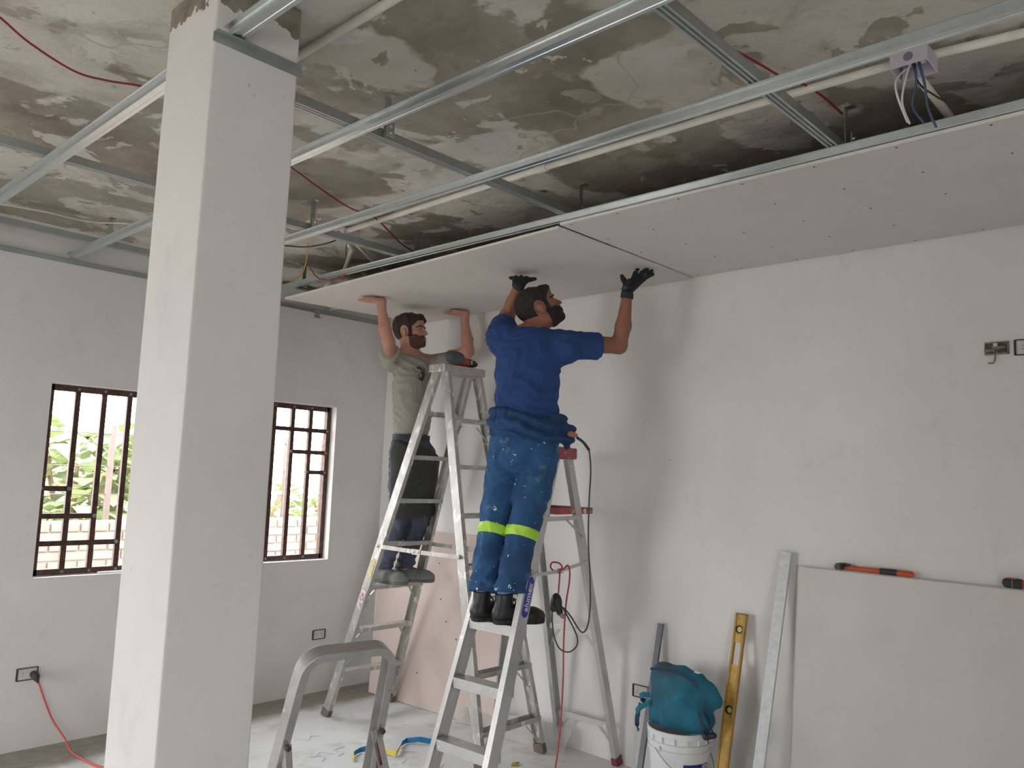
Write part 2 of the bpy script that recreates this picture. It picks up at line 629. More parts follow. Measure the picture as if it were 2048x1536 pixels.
wall_x('wall_right', XR, XR + .15, [])
wall_x('wall_left', XL - .15, XL, OP_LEFT)
wall_y('wall_back', YB, YB + .15, [WIN1, WIN2])
wall_y('wall_front', YF - .15, YF, OP_FRONT)
tag(MB().box(((XL + XR) / 2, (YF + YB) / 2, ZS + .1), (XR - XL + .3, YB - YF + .3, .2)).build('ceiling', SLABM, loc=(0, 0, 0)), kind='structure')

def floor_material():
    mt = bpy.data.materials.new('dusty_concrete_floor')
    mt.use_nodes = True
    nt = mt.node_tree
    p = nt.nodes['Principled BSDF']
    co = nt.nodes.new('ShaderNodeTexCoord').outputs['Object']
    c = mixc(nt, ramp(nt, noise(nt, co, 1.3, 7, .6), .3, .7), (.68, .69, .69), (.80, .825, .84))
    c = mixc(nt, ramp(nt, noise(nt, mapped(nt, co, loc=(2, 2, 0)), 5, 6, .7), .52, .75), c, (.53, .51, .48))
    c = mixc(nt, ramp(nt, noise(nt, mapped(nt, co, loc=(5, 1, 0)), 3.2, 7, .65, 1.2), .60, .70), c, (.86, .88, .89))
    # darker grey-brown strip along the window wall
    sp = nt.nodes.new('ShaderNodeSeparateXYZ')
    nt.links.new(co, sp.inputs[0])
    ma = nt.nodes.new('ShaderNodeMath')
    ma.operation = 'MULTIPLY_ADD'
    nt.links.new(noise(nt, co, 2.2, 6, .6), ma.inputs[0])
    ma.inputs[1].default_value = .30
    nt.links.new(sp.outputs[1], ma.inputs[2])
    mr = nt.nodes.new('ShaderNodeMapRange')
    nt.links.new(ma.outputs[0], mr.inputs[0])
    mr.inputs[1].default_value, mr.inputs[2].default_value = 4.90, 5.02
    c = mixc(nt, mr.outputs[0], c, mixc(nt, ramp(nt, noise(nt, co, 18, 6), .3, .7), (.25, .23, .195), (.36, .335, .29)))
    nt.links.new(c, p.inputs['Base Color'])
    p.inputs['Roughness'].default_value = .55
    b = nt.nodes.new('ShaderNodeBump')
    b.inputs['Strength'].default_value = .15
    b.inputs['Distance'].default_value = .01
    nt.links.new(noise(nt, co, 30, 6), b.inputs['Height'])
    nt.links.new(b.outputs[0], p.inputs['Normal'])
    return mt

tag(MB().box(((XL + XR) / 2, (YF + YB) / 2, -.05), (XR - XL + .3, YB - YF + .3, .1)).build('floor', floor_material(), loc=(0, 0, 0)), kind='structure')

# column: square post, slightly uneven faces
COLB = (.942, 1.204, 2.060, 2.368)
mb = MB()
n = 14
vs, fs = [], []
for i in range(n + 1):
    z = ZS * i / n
    for x, y in ((COLB[0], COLB[2]), (COLB[1], COLB[2]), (COLB[1], COLB[3]), (COLB[0], COLB[3])):
        vs.append((x + random.uniform(-.0012, .0012), y + random.uniform(-.0012, .0012), z))
for i in range(n):
    for q in range(4):
        r = (q + 1) % 4
        fs.append((i * 4 + q, i * 4 + r, i * 4 + 4 + r, i * 4 + 4 + q))
fs += [(3, 2, 1, 0), tuple(n * 4 + q for q in range(4))]
mb.add(vs, fs)
tag(mb.build('column', COLM, loc=(0, 0, 0), bevel=.006), kind='structure')

# ---- windows: steel grilles with a stepped pattern of short bars
RUST = lambda: M('rusty_steel', (.085, .045, .035), .55, .35, .4, 30, .2, 80, spots=[((.20, .085, .04), 12, .60, .72)])
WELD = lambda: M('weld_filler', (.26, .23, .22), .7, .2, .3, 50)
SILL = lambda: M('white_reveal', (.82, .82, .80), .7)

def bar(p0, p1, w, d, name, par, mat=None, aref=(0, 1, 0)):
    hw, hd = w / 2, d / 2
    return MB().sweep([(-hd, -hw), (hd, -hw), (hd, hw), (-hd, hw)], [p0, p1], aref).build(name, mat or RUST(), par)

def window(name, W, rows, label):
    x0, x1, z0, z1 = W
    y = YB + .085
    t = thing(name, ((x0 + x1) / 2, y, z0), label, None, kind='structure')
    g = .034
    xa, xb, za, zb = x0 + g / 2 + .003, x1 - g / 2 - .003, z0 + g / 2 + .004, z1 - g / 2 - .003
    bar((xa, y, za - g / 2), (xa, y, zb + g / 2), g, .04, 'frame_post', t)
    bar((xb, y, za - g / 2), (xb, y, zb + g / 2), g, .04, 'frame_post', t)
    bar((xa, y, za), (xb, y, za), g, .04, 'frame_rail', t)
    bar((xa, y, zb), (xb, y, zb), g, .04, 'frame_rail', t)
    n = 5
    px = [xa + (xb - xa) * i / n for i in range(n + 1)]
    for i in range(1, n):
        bar((px[i], y, za), (px[i], y, zb), .030, .026, 'vertical_bar', t)
    welds = MB()
    for z, c0, c1 in rows:
        bar((px[c0], y, z), (px[c1], y, z), .030, .024, 'cross_bar', t)
        for q in (c0, c1):
            welds.ball((px[q] + random.uniform(-.01, .01), y - .017, z), (.013, .006, .012), 5)
    for i in range(1, n):
        for z in (za, zb):
            welds.ball((px[i], y - .018, z), (.011, .006, .010), 5)
    tag(welds.build('weld_beads', WELD(), t), kind='stuff')
    return t

window('window_1', WIN1, [(1.445, 0, 1), (1.284, 0, 2), (1.125, 0, 3), (1.60, 4, 5), (1.44, 3, 5)][:3], 'rusty grille window beside the column with short bars stepping up at its lower corner')
window('window_2', WIN2, [(1.900, 0, 5), (1.736, 3, 5), (1.588, 4, 5)], 'rusty grille window near the room corner with short bars stepping down from its top')
# re-split of the plain rebate: bright plaster stop on the sill of the first window
MB().box((2.02, YB + .045, WIN1[2] + .006), (.16, .04, .010)).build('sill_batten', SILL(), None)
b_ = bpy.data.objects['sill_batten']
tag(b_, 'short white batten lying on the sill of the grille window beside the column', 'batten')

# ---- what shows outside
tag(MB().box((3, 14, -.15), (60, 40, .1)).build('ground', M('dry_earth', (.26, .235, .20), .95, 0, .2, 2), loc=(0, 0, -.1)), kind='structure')
gw = thing('garden_wall', (5, 8.6, -.1), 'low reddish brick wall seen through the grilles', None, kind='structure')
BRK = M('pale_brick', (.22, .155, .13), .9, 0, .25, 3, .1, 40)
MB().box((5.0, 8.617, .46), (7.4, .10, 1.12)).build('mortar_core', M('lime_mortar', (.24, .21, .185), .95), gw)
bm_ = None
for r in range(12):
    for c in range(22):
        x = 1.9 + c * .27 + (r % 2) * .135
        if x > 7.9: continue
        if bm_ is None:
            o = MB().box((x, 8.6, -.1 + .05 + r * .092), (.25, .10, .075)).build('brick', BRK, gw)
            bm_ = (o, x, r)
        else:
            o = bm_[0].copy()
            COL.objects.link(o)
            o.location = (x - bm_[1], random.uniform(-.006, .006), (r - bm_[2]) * .092)
wf = thing('wire_fence', (5, 9.2, -.1), 'sparse wire fence with thin posts beyond the brick wall', 'fence')
for x in (3.45, 5.6, 6.15):
    bar((x, 9.2, -.1), (x, 9.2, 2.0), .05, .05, 'fence_post', wf, M('fence_post_steel', (.13, .10, .085), .7))
for z in (1.25, 1.55, 1.9):
    MB().tube([(1, 9.2, z), (9, 9.2, z + .02)], .006, 5).build('fence_wire', M('fence_wire_steel', (.10, .09, .08), .6, .3), wf)

LEAF = [M('leaf_green_%s' % n, c, .6, 0, .25, 3) for n, c in (('light', (.33, .39, .20)), ('mid', (.26, .335, .16)), ('yellow', (.37, .40, .20)))]
def bush(x, y, r, h, k, nl, ls, label):
    t = thing('bush', (x, y, -.1), label, 'bush', group='bushes outside the windows')
    mb = MB()
    rs = random.Random(k)
    for i in range(nl):
        a, e = rs.uniform(0, 6.28), rs.random() ** .5
        z = rs.uniform(.15, 1)
        w = r * (1.1 - .5 * abs(z - .5))
        c = np.array([x + math.cos(a) * e * w, y + math.sin(a) * e * w, -.1 + z * h])
        d = np.array([math.cos(a) + rs.uniform(-.6, .6), math.sin(a) + rs.uniform(-.6, .6), rs.uniform(-.5, .6)]); d /= np.linalg.norm(d)
        sd = np.cross(d, [0, 0, 1]); sd /= np.linalg.norm(sd) + 1e-9
        nrm = np.cross(sd, d)
        L, wd = ls * rs.uniform(.6, 1.2), ls * rs.uniform(.28, .45)
        p = [c, c + d * L * .35 + sd * wd + nrm * .02, c + d * L * .75 + sd * wd * .7, c + d * L - nrm * L * .2, c + d * L * .75 - sd * wd * .7, c + d * L * .35 - sd * wd + nrm * .02, c + d * L * .5 - nrm * .03]
        mb.add(p, [(0, 1, 6), (1, 2, 6), (2, 3, 6), (3, 4, 6), (4, 5, 6), (5, 0, 6)], rs.randrange(3))
    o = mb.build('foliage', LEAF, t)
    tag(o, kind='stuff')
    sb = MB()
    for i in range(5):
        a = i * 1.26
        sb.tube([(x, y, -.1), (x + .3 * r * math.cos(a), y + .3 * r * math.sin(a), h * .4), (x + .6 * r * math.cos(a), y + .6 * r * math.sin(a), h * .8)], .03, 6)
    sb.build('branches', M('bark', (.25, .19, .13), .9), t)
bush(3.6, 10.6, .95, 2.10, 1, 620, .36, 'broad-leaved bush filling the middle of the window beside the column')
bush(4.9, 12.9, .8, 2.0, 2, 380, .34, 'tall bush standing behind the broad-leaved one, half hidden by the column')
bush(7.0, 12.3, .75, 1.45, 4, 300, .24, 'low bush just above the brick wall seen through the corner window')
bush(9.3, 13.4, .7, 1.25, 5, 240, .24, 'sparse low bush beyond the fence, seen past the brown frame of the corner window')

# ------------------------------------------------------------------ suspended ceiling frame
OMEGA = solid([(-.036, .020), (-.022, .020), (-.018, 0), (-.006, 0), (-.0045, .002), (.0045, .002), (.006, 0), (.018, 0), (.022, .020), (.036, .020)], .0015)
VIGA = solid([(-.020, .034), (-.020, 0), (-.012, 0), (-.010, .007), (-.005, .007), (-.003, 0), (.003, 0), (.005, .007), (.010, .007), (.012, 0), (.020, 0), (.020, .034)], .0014)
ANGLE = [(0, 0), (.026, 0), (.026, .0015), (.0015, .0015), (.0015, .026), (0, .026)]

def channel(name, prof, p0, p1, aref, mat, label, cat, group=None):
    o = MB().sweep(prof, [p0, p1], aref).build(name, mat, None, loc=p0)
    return tag(o, label, cat, group)

gal, gald = GALV(), GALVD()
G1 = 'furring channels of the ceiling frame'
def omega(x, y0, y1, label, z=ZC):
    # swept towards -y so that the open side of the hat faces up
    P = [(x, y0, z), (x, y1, z)]
    o = MB().sweep([(a, b) for a, b in OMEGA], P, (-1, 0, 0)).build('furring_channel', gal, None, loc=P[0])
    return tag(o, label, 'furring channel', G1)
omega(1.0, -.6, 2.056, 'furring channel running from the painted face of the column towards the viewer')
omega(1.0, 2.37, 5.13, 'furring channel passing behind the column past the red ceiling wire')
omega(1.6, -.2, 5.13, 'furring channel between the column and the pipe, with no board below it')
omega(2.2, -.2, 5.13, 'furring channel directly beside the long white conduit')
omega(2.8, -.2, 5.13, 'furring channel along the exposed edge of the fixed boards')
omega(3.4, -.2, 5.13, 'furring channel hidden over the middle of the ceiling boards')

def viga(y, x0, x1, label):
    z = ZC + .0225
    o = MB().sweep(VIGA, [(x0, y, z), (x1, y, z)], (0, 1, 0)).build('main_runner', gald, None, loc=(x0, y, z))
    return tag(o, label, 'main runner', 'main runners of the ceiling frame')
viga(1.085, 1.0, 3.98, 'ribbed main runner crossing nearest the open junction box')
viga(2.325, 1.21, 3.98, 'ribbed main runner that starts at the column and passes the bolted hanger')
viga(3.545, -.5, 3.98, 'ribbed main runner crossing behind the column above the grey shirted man')
viga(4.765, -.5, 3.98, 'ribbed main runner closest to the window wall')

o = MB().sweep(ANGLE, [(XL + .1, YB - .002, ZC - .003), (XR - .01, YB - .002, ZC - .003)], (0, -1, 0)).build('wall_angle', gald, None, loc=(XL, YB, ZC))
tag(o, 'thin steel angle screwed along the top of the window wall', 'wall angle')
o = MB().sweep(ANGLE, [(COLB[0] - .004, COLB[2] - .001, ZC - .003), (COLB[1] + .012, COLB[2] - .001, ZC - .003)], (0, -1, 0)).build('wall_angle', gald, None, loc=(COLB[0], COLB[2], ZC))
tag(o, 'short steel angle across the top of the column', 'wall angle')
t = thing('runner_bracket', (3.30, YB - .02, ZC - .04), 'small steel bracket hanging below the wall angle beside the man in the grey shirt', 'bracket')
MB().box((3.30, YB - .026, ZC - .035), (.045, .003, .075)).build('strap', gal, t)
MB().box((3.30, YB - .035, ZC - .072), (.05, .03, .003)).build('foot', gal, t)
for dx in (-.012, .014):
    MB().lathe([(.006, 0), (.006, .006), (.003, .008)], (3.30 + dx, YB - .028, ZC - .045), (0, -1, 0), 10).build('screw', gald, t)

def hanger(x, y, label):
    t = thing('ceiling_hanger', (x, y, ZC + .03), label, 'hanger', 'hangers between slab and frame')
    MB().box((x, y, (ZC + .025 + ZS) / 2), (.026, .002, ZS - ZC - .025)).build('strap', gald, t)
    MB().box((x, y - .016, ZS - .0015), (.030, .034, .003)).build('foot', gald, t)
    MB().box((x, y - .024, ZC + .05), (.034, .003, .055)).build('clip', gal, t)
    for dz in (.035, .06):
        MB().lathe([(.005, 0), (.005, .005), (.002, .007)], (x, y - .0255, ZC + dz), (0, -1, 0), 8).build('bolt', gal, t)
for x, y, lb in ((1.72, 2.30, 'hanger strap bolted to the runner beyond the column, on bare slab'), (2.86, 2.30, 'hanger strap over the joint of the two ceiling boards'),
                 (2.83, 1.06, 'hanger strap near the end of the red wire by the junction box'), (2.89, 3.52, 'hanger strap above the raised hands of the grey shirted man'),
                 (2.93, 4.745, 'hanger strap by the yellow wire next to the column'), (1.66, 4.742, 'hanger strap between the column and the window wall'),
                 (2.2, 3.52, 'hanger strap beside the channel that carries the conduit')):
    hanger(x, y, lb)

# ---- conduits, boxes and loose wires on the slab
pvc = PVC()
def pipe(pts, r, label, coup=()):
    t = thing('conduit', pts[0], label, 'conduit')
    MB().tube(pts, r, 12).build('tube', pvc, t, smooth=True)
    for c, d in coup:
        MB().lathe([(r + .004, -.03), (r + .004, .03)], c, d, 14).build('coupling', pvc, t, smooth=True)
    return t
pipe([(2.575, 3.80, 2.962), (2.548, 2.27, 2.962), (2.556, 1.40, 2.962), (2.575, .80, 2.962), (2.66, .20, 2.962), (2.80, -.5, 2.962)], .0145,
     'long white conduit fixed to the slab beside the middle furring channel', [((2.548, 2.27, 2.962), (0, 1, 0))])
pipe([(1.325, 2.37, 2.965), (1.325, 1.2, 2.965), (1.33, .2, 2.965)], .0145, 'cream conduit leaving the top of the column across the bare slab')
pipe([(2.66, .775, 2.955), (3.06, .78, 2.955), (3.98, .80, 2.955)], .0145, 'white conduit running from the open junction box into the dark gap')
pipe([(2.60, 3.84, 2.955), (2.80, 4.02, 2.955), (3.03, 4.42, 2.94), (3.2, 4.9, 2.92)], .0145, 'white conduit bending down behind the edge channel over the grey shirted man')
pipe([(2.64, 3.83, 2.955), (3.04, 4.14, 2.955), (3.6, 4.5, 2.955)], .010, 'thin white conduit slanting beside the bent one')

BOXM = M('lilac_box_plastic', (.66, .60, .68), .5, 0, .08, 12)
def junction(cx, cy, cz, label, wires):
    t = thing('junction_box', (cx, cy, cz), label, 'junction box')
    w, d, h, th = .105, .105, .050, .004
    mb = MB()
    mb.box((cx, cy, cz + h), (w, d, th))
    for sx in (-1, 1):
        mb.box((cx + sx * w / 2, cy, cz + h / 2), (th, d, h))
        mb.box((cx, cy + sx * d / 2, cz + h / 2), (w, th, h))
    mb.build('housing', BOXM, t, bevel=.001)
    for sx in (-1, 1):
        MB().box((cx + sx * .038, cy + sx * .038, cz + h / 2), (.012, .012, h)).build('screw_post', BOXM, t)
        MB().lathe([(.014, 0), (.014, .0025)], (cx + sx * (w / 2 + .0012), cy, cz + .025), (sx, 0, 0), 14).build('knockout', M('lilac_dark_plastic', (.25, .2, .3), .5), t)
    for i, (pts, mt, r) in enumerate(wires):
        MB().tube(spline(pts, 6), r, 6).build('wire', mt, t, smooth=True)
    return t
WBLU, WWHT, WBLK, WRED, WYEL = (M('blue_wire', (.05, .09, .16), .5), M('white_wire', (.75, .73, .68), .5), M('black_wire', (.03, .03, .035), .5),
                                M('red_wire', (.28, .025, .035), .5), M('yellow_wire', (.60, .42, .05), .5))
jx, jy, jz = 2.545, .745, 2.905
junction(jx, jy, jz, 'open lilac junction box with wires hanging out, on the white conduit', [
    ([(jx, jy, jz + .04), (jx + .02, jy, jz - .03), (jx + .045, jy + .02, jz - .09), (jx + .06, jy - .01, jz - .15)], WBLU, .004),
    ([(jx, jy - .01, jz + .04), (jx + .03, jy - .02, jz - .03), (jx + .06, jy - .02, jz - .10), (jx + .09, jy - .035, jz - .16)], WBLU, .004),
    ([(jx - .01, jy, jz + .04), (jx + .01, jy + .03, jz - .02), (jx + .03, jy + .045, jz - .08), (jx + .05, jy + .03, jz - .145)], WWHT, .0035),
    ([(jx + .01, jy, jz + .03), (jx - .01, jy + .045, jz - .01), (jx - .005, jy + .05, jz - .06), (jx + .045, jy + .035, jz - .14)], WWHT, .0035),
    ([(jx - .02, jy, jz + .04), (jx + .04, jy + .0, jz - .02), (jx + .10, jy - .03, jz - .05), (jx + .14, jy - .05, jz - .06)], WBLK, .003)])
junction(2.60, 3.80, 2.925, 'lilac junction box half hidden behind the middle channel, with a black wire', [
    ([(2.60, 3.80, 2.95), (2.53, 3.86, 2.90), (2.47, 4.0, 2.885), (2.42, 4.12, 2.90), (2.40, 4.25, 2.93)], WBLK, .004),
    ([(2.61, 3.80, 2.95), (2.66, 3.88, 2.90), (2.73, 3.98, 2.87), (2.79, 4.1, 2.84)], WBLK, .0035)])

def loose(pts, mat, r, label):
    o = MB().tube(spline(pts, 7), r, 6).build('loose_wire', mat, None, smooth=True)
    return tag(o, label, 'wire')
loose([(.45, 2.66, 2.95), (.594, 2.772, 2.955), (.703, 2.863, 2.952), (.859, 2.925, 2.94), (.963, 2.918, 2.945), (1.068, 2.885, 2.955), (1.164, 2.903, 2.968), (1.4, 2.99, 2.975)], WRED, .004,
      'slack red wire over the channel in front of the column')
loose([(1.7, 3.12, 2.975), (1.874, 3.185, 2.97), (2.088, 3.295, 2.965), (2.332, 3.391, 2.955), (2.533, 3.445, 2.965), (2.889, 3.673, 2.955), (3.1, 3.8, 2.97)], WRED, .004,
      'red wire emerging from behind the column under the slab')
loose([(1.7, 1.25, 2.975), (1.845, 1.222, 2.972), (1.987, 1.2, 2.972), (2.328, 1.145, 2.972), (2.441, 1.121, 2.965), (2.546, 1.09, 2.97), (2.652, 1.073, 2.965), (2.807, 1.064, 2.955)], WRED, .004,
      'red wire ending at the hanger near the open junction box')
loose([(2.58, 4.16, 2.96), (2.72, 4.40, 2.90), (2.80, 4.62, 2.86), (2.70, 4.80, 2.845), (2.55, 4.92, 2.85)], WYEL, .004, 'thin yellow wire drooping beside the column')
loose([(2.72, 4.35, 2.87), (2.77, 4.30, 2.80), (2.80, 4.12, 2.79), (2.82, 4.0, 2.85)], WRED, .004, 'short red wire loop over the edge channel near the yellow wire')
loose([(.95, 5.02, 2.965), (1.155, 4.926, 2.968), (1.347, 4.834, 2.96), (1.564, 4.789, 2.95), (1.726, 4.70, 2.965), (2.0, 4.6, 2.975)], WWHT, .0045, 'pale cable strung along the slab near the window wall')

# ------------------------------------------------------------------ ceiling boards
gyp, core = GYP(), CORE()
SCREW = M('screw_head', (.12, .11, .10), .6, .4)
def slab_board(name, corners, th, label, cat, group=None, nx=6, ny=10, screws=(), paper=None):
    """board from the four corners of its lower face (p00, p10, p11, p01), thickened along its normal"""
    c = [np.array(q, float) for q in corners]
    nrm = np.cross(c[1] - c[0], c[3] - c[0]); nrm /= np.linalg.norm(nrm)
    P = lambda u, v: c[0] * (1 - u) * (1 - v) + c[1] * u * (1 - v) + c[2] * u * v + c[3] * (1 - u) * v
    mb = MB()
    k = (nx + 1) * (ny + 1)
    lo = [P(i / nx, j / ny) for j in range(ny + 1) for i in range(nx + 1)]
    vs = lo + [q + nrm * th for q in lo]
    fs, mi = [], []
    for j in range(ny):
        for i in range(nx):
            a = j * (nx + 1) + i
            fs.append((a, a + nx + 1, a + nx + 2, a + 1)); mi.append(0)
            fs.append((k + a, k + a + 1, k + a + nx + 2, k + a + nx + 1)); mi.append(0)
    edge = [j * (nx + 1) for j in range(ny + 1)]
    def side(idx, flip):
        for a, b in zip(idx[:-1], idx[1:]):
            f = (a, b, b + k, a + k)
            fs.append(f[::-1] if flip else f); mi.append(1)
    side(list(range(nx + 1)), False)
    side([ny * (nx + 1) + i for i in range(nx + 1)], True)
    side([j * (nx + 1) for j in range(ny + 1)], True)
    side([j * (nx + 1) + nx for j in range(ny + 1)], False)
    mb.v = [tuple(map(float, v)) for v in vs]
    mb.f, mb.mi = fs, mi
    o = mb.build(name, [paper or gyp, core], None, loc=tuple(c[0]))
    tag(o, label, cat, group)
    if screws:
        sm = MB()
        for u, v in screws:
            q = P(u, v)
            sm.lathe([(.0045, 0), (.0045, .0012)], q, -nrm, 8)
        so = sm.build('screw_heads', SCREW, o)
        tag(so, kind='stuff')
    return o
BZ = ZC - .0135
scr = [(u, v) for u in (.02, .26, .5, .74, .98) for v in (.02, .13, .26, .38, .5, .62, .74, .87, .98)]
scr = [(u, v) for u, v in scr if u in (.02, .5, .98) or random.random() < .5]
slab_board('plasterboard', [(2.80, -.022, BZ), (3.998, -.022, BZ), (3.998, 2.372, BZ), (2.80, 2.372, BZ)], .0125, 'white plasterboard already screwed up to the ceiling frame', 'plasterboard', screws=scr)
slab_board('plasterboard', [(2.80, -2.42, BZ), (3.998, -2.42, BZ), (3.998, -.026, BZ), (2.80, -.026, BZ)], .0125, 'unseen ceiling plasterboard beyond the first one, added to darken the gap above the boards', 'plasterboard')  # out of view; added to block light from the space above the boards
HB = [(2.80, 2.383, 2.776), (3.995, 2.383, 2.781), (3.995, 4.775, 2.770), (2.812, 4.775, 2.738)]
slab_board('plasterboard', HB, .0125, 'white plasterboard being pushed up by the two men', 'plasterboard')
def board_z(x, y):
    u, v = (x - 2.8) / 1.195, (y - 2.383) / 2.392
    return (HB[0][2] * (1 - u) + HB[1][2] * u) * (1 - v) + (HB[3][2] * (1 - u) + HB[2][2] * u) * v

# ------------------------------------------------------------------ ladders
RUB = lambda: M('dirty_rubber', (.16, .12, .10), .9)
def cprof(web, fl, th):
    """C section: web at a = 0, flanges towards +a"""
    return solid([(fl, -web / 2), (0, -web / 2), (0, web / 2), (fl, web / 2)], th)
TREAD = lambda w, lip: [(-w / 2, -lip), (-w / 2, 0), (w / 2, 0), (w / 2, -lip), (w / 2 - .003, -lip), (w / 2 - .003, -.003), (-w / 2 + .003, -.003), (-w / 2 + .003, -lip)]

# -- tall twin-sided ladder under the grey shirted man
L1p = dict(cx=3.5304, cy=3.8661, yaw=.0207, wA=.5672, wB=.5315, wt=.3039, dA=.7799, dB=.6327, h=2.2835, dt=.0378, sh=.0437)
def l1(side, lr, z):
    p = L1p
    t_ = z / p['h']
    wb, d = (p['wA'], p['dA']) if side > 0 else (p['wB'], p['dB'])
    hw = (wb * (1 - t_) + p['wt'] * t_) / 2
    v = side * (d * (1 - t_) + p['dt'] * t_)
    u = lr * hw + p['sh'] * t_
    c, s_ = math.cos(p['yaw']), math.sin(p['yaw'])
    return np.array([p['cx'] + c * u - s_ * v, p['cy'] + s_ * u + c * v, z])
alu = ALU()
lad = thing('twin_ladder', (3.53, 3.87, 0), 'tall paint-spattered aluminium stepladder with treads on both sides, the grey shirted man on it', 'ladder')
U1 = np.array([math.cos(.0207), math.sin(.0207), 0])
for side in (1, -1):
    for lr in (-1, 1):
        r = MB().sweep(cprof(.062, .026, .0028), [l1(side, lr, .012), l1(side, lr, 2.26)], -lr * U1).build('rail', alu, lad)
        p0, p1 = l1(side, lr, 0), l1(side, lr, .05)
        MB().sweep([(-.004, -.036), (.030, -.036), (.030, .036), (-.004, .036)], [p0, p1], -lr * U1).build('foot', RUB(), r)
zA = [.2852 * k + .0157 for k in range(1, 8)]
zB = [.2935 * k - .115 for k in range(1, 8)]
for side, zs in ((1, zA), (-1, zB)):
    for k, z in enumerate(zs):
        a, b = l1(side, -1, z) + U1 * .003, l1(side, 1, z) - U1 * .003
        tr = MB().sweep(TREAD(.076, .027), [a, b], (0, side * 1.0, 0)).build('tread', alu, lad)
        if (side > 0 and k in (0, 1, 2, 6)) or (side < 0 and k in (0, 1, 6)):
            for lr in (-1, 1):
                q0 = l1(side, lr, z - .022) - lr * U1 * .10
                q1 = l1(side, lr, z - .115) - lr * U1 * .016
                MB().sweep([(-.002, -.009), (.002, -.009), (.002, .009), (-.002, .009)], [q0, q1], (0, 0, 1)).build('brace', alu, tr)
for lr in (-1, 1):
    a, b = l1(1, lr, 1.13), l1(-1, lr, 1.13)
    mid = (a + b) / 2 + np.array([0, 0, -.004])
    off = lr * U1 * .008
    sp = MB().sweep([(-.002, -.013), (.002, -.013), (.002, .013), (-.002, .013)], [a + off, mid + off], (1, 0, 0)).build('spreader', alu, lad)
    MB().sweep([(-.002, -.013), (.002, -.013), (.002, .013), (-.002, .013)], [mid + off * 1.5, b + off * 1.5], (1, 0, 0)).build('spreader', alu, lad)
    MB().box(mid + off * 1.9, (.004, .075, .034)).build('hinge_plate', alu, lad)
    for q in (a, b, mid + np.array([0, .02, 0]), mid - np.array([0, .02, 0])):
        MB().lathe([(.008, 0), (.008, .004), (.004, .006)], q + off * 2.0, lr * U1, 10).build('rivet', ALU3(), sp)
cc = (l1(1, 0, 2.2835) + l1(-1, 0, 2.2835)) / 2
MB().box(cc + np.array([0, 0, .002]), (.375, .150, .052), rotz(.0207)).build('cap', alu, lad, bevel=.006)
# stickers on the near rail
def on_rail(z, w, hgt, name, mat):
    p = l1(1, -1, z) - U1 * .0045
    d = l1(1, -1, 2) - l1(1, -1, 0); d /= np.linalg.norm(d)
    b = np.cross(d, U1)
    hw, hh = w / 2, hgt / 2
    q = [p + d * sx * hh + b * sy * hw for sx, sy in ((-1, -1), (1, -1), (1, 1), (-1, 1))]
    return MB().add(q + [v - U1 * .0006 for v in q], [(0, 1, 2, 3), (7, 6, 5, 4), (0, 4, 5, 1), (1, 5, 6, 2), (2, 6, 7, 3), (3, 7, 4, 0)]).build(name, mat, lad)
on_rail(.985, .040, .12, 'sticker', M('faded_yellow_label', (.66, .58, .30), .7, 0, .2, 40))
on_rail(.80, .046, .085, 'sticker', M('pale_pink_label', (.74, .66, .66), .7))
pr = l1(1, -1, .79) - U1 * .0065
dr = l1(1, -1, 2) - l1(1, -1, 0); dr /= np.linalg.norm(dr)
br_ = np.cross(dr, U1)
REDP = M('red_print', (.55, .10, .16), .7)
ring = [pr + dr * (.016 * math.cos(a)) + br_ * (.014 * math.sin(a)) for a in np.linspace(0, 2 * math.pi, 17)[:-1]]
MB().tube(ring, .0022, 5, closed=True).build('print_ring', REDP, lad)
MB().tube([pr + dr * .022 - br_ * .012, pr + dr * .022 + br_ * .014], .0022, 5).build('print_stroke', REDP, lad)
MB().tube([pr + dr * .030 - br_ * .012, pr + dr * .030 + br_ * .014], .0022, 5).build('print_stroke', REDP, lad)

# -- stepladder under the man in blue
L2p = (3.3349, 2.9929, .0424, .4069, .2952, -.5123, .6349, .049, 1.7418, .2886, .4356)
def l2(side, lr, z):
    cx, cy, yw, wb, wt, xf, xb, xt, h, s_, wbb = L2p
    t_ = z / h
    if side < 0: hw, v = (wb * (1 - t_) + wt * t_) / 2, xf * (1 - t_) + xt * t_
    else: hw, v = (wbb * (1 - t_) + wt * t_) / 2, xb * (1 - t_) + (xt + .12) * t_
    c, sn = math.cos(yw), math.sin(yw)
    u = lr * hw
    return np.array([cx + c * v - sn * u, cy + sn * v + c * u, z])
alu2 = ALU2()
lad2 = thing('stepladder', (3.33, 2.99, 0), 'clean aluminium stepladder with red plastic top and tray, the man in blue on it', 'ladder')
U2 = np.array([-math.sin(.0424), math.cos(.0424), 0])
V2 = np.array([math.cos(.0424), math.sin(.0424), 0])
for lr in (-1, 1):
    r = MB().sweep(cprof(.074, .030, .0028), [l2(-1, lr, .012), l2(-1, lr, 1.735)], -lr * U2).build('front_rail', alu2, lad2)
    MB().sweep([(-.005, -.042), (.034, -.042), (.034, .042), (-.005, .042)], [l2(-1, lr, 0), l2(-1, lr, .06)], -lr * U2).build('foot', M('red_foot_plastic', (.20, .05, .06), .7), r)
    r = MB().sweep(cprof(.050, .026, .0026), [l2(1, lr, .012), l2(1, lr, 1.725)], -lr * U2).build('rear_leg', alu2, lad2)
    MB().sweep([(-.005, -.030), (.030, -.030), (.030, .030), (-.005, .030)], [l2(1, lr, 0), l2(1, lr, .05)], -lr * U2).build('foot', M('red_foot_plastic', (.20, .05, .06), .7), r)
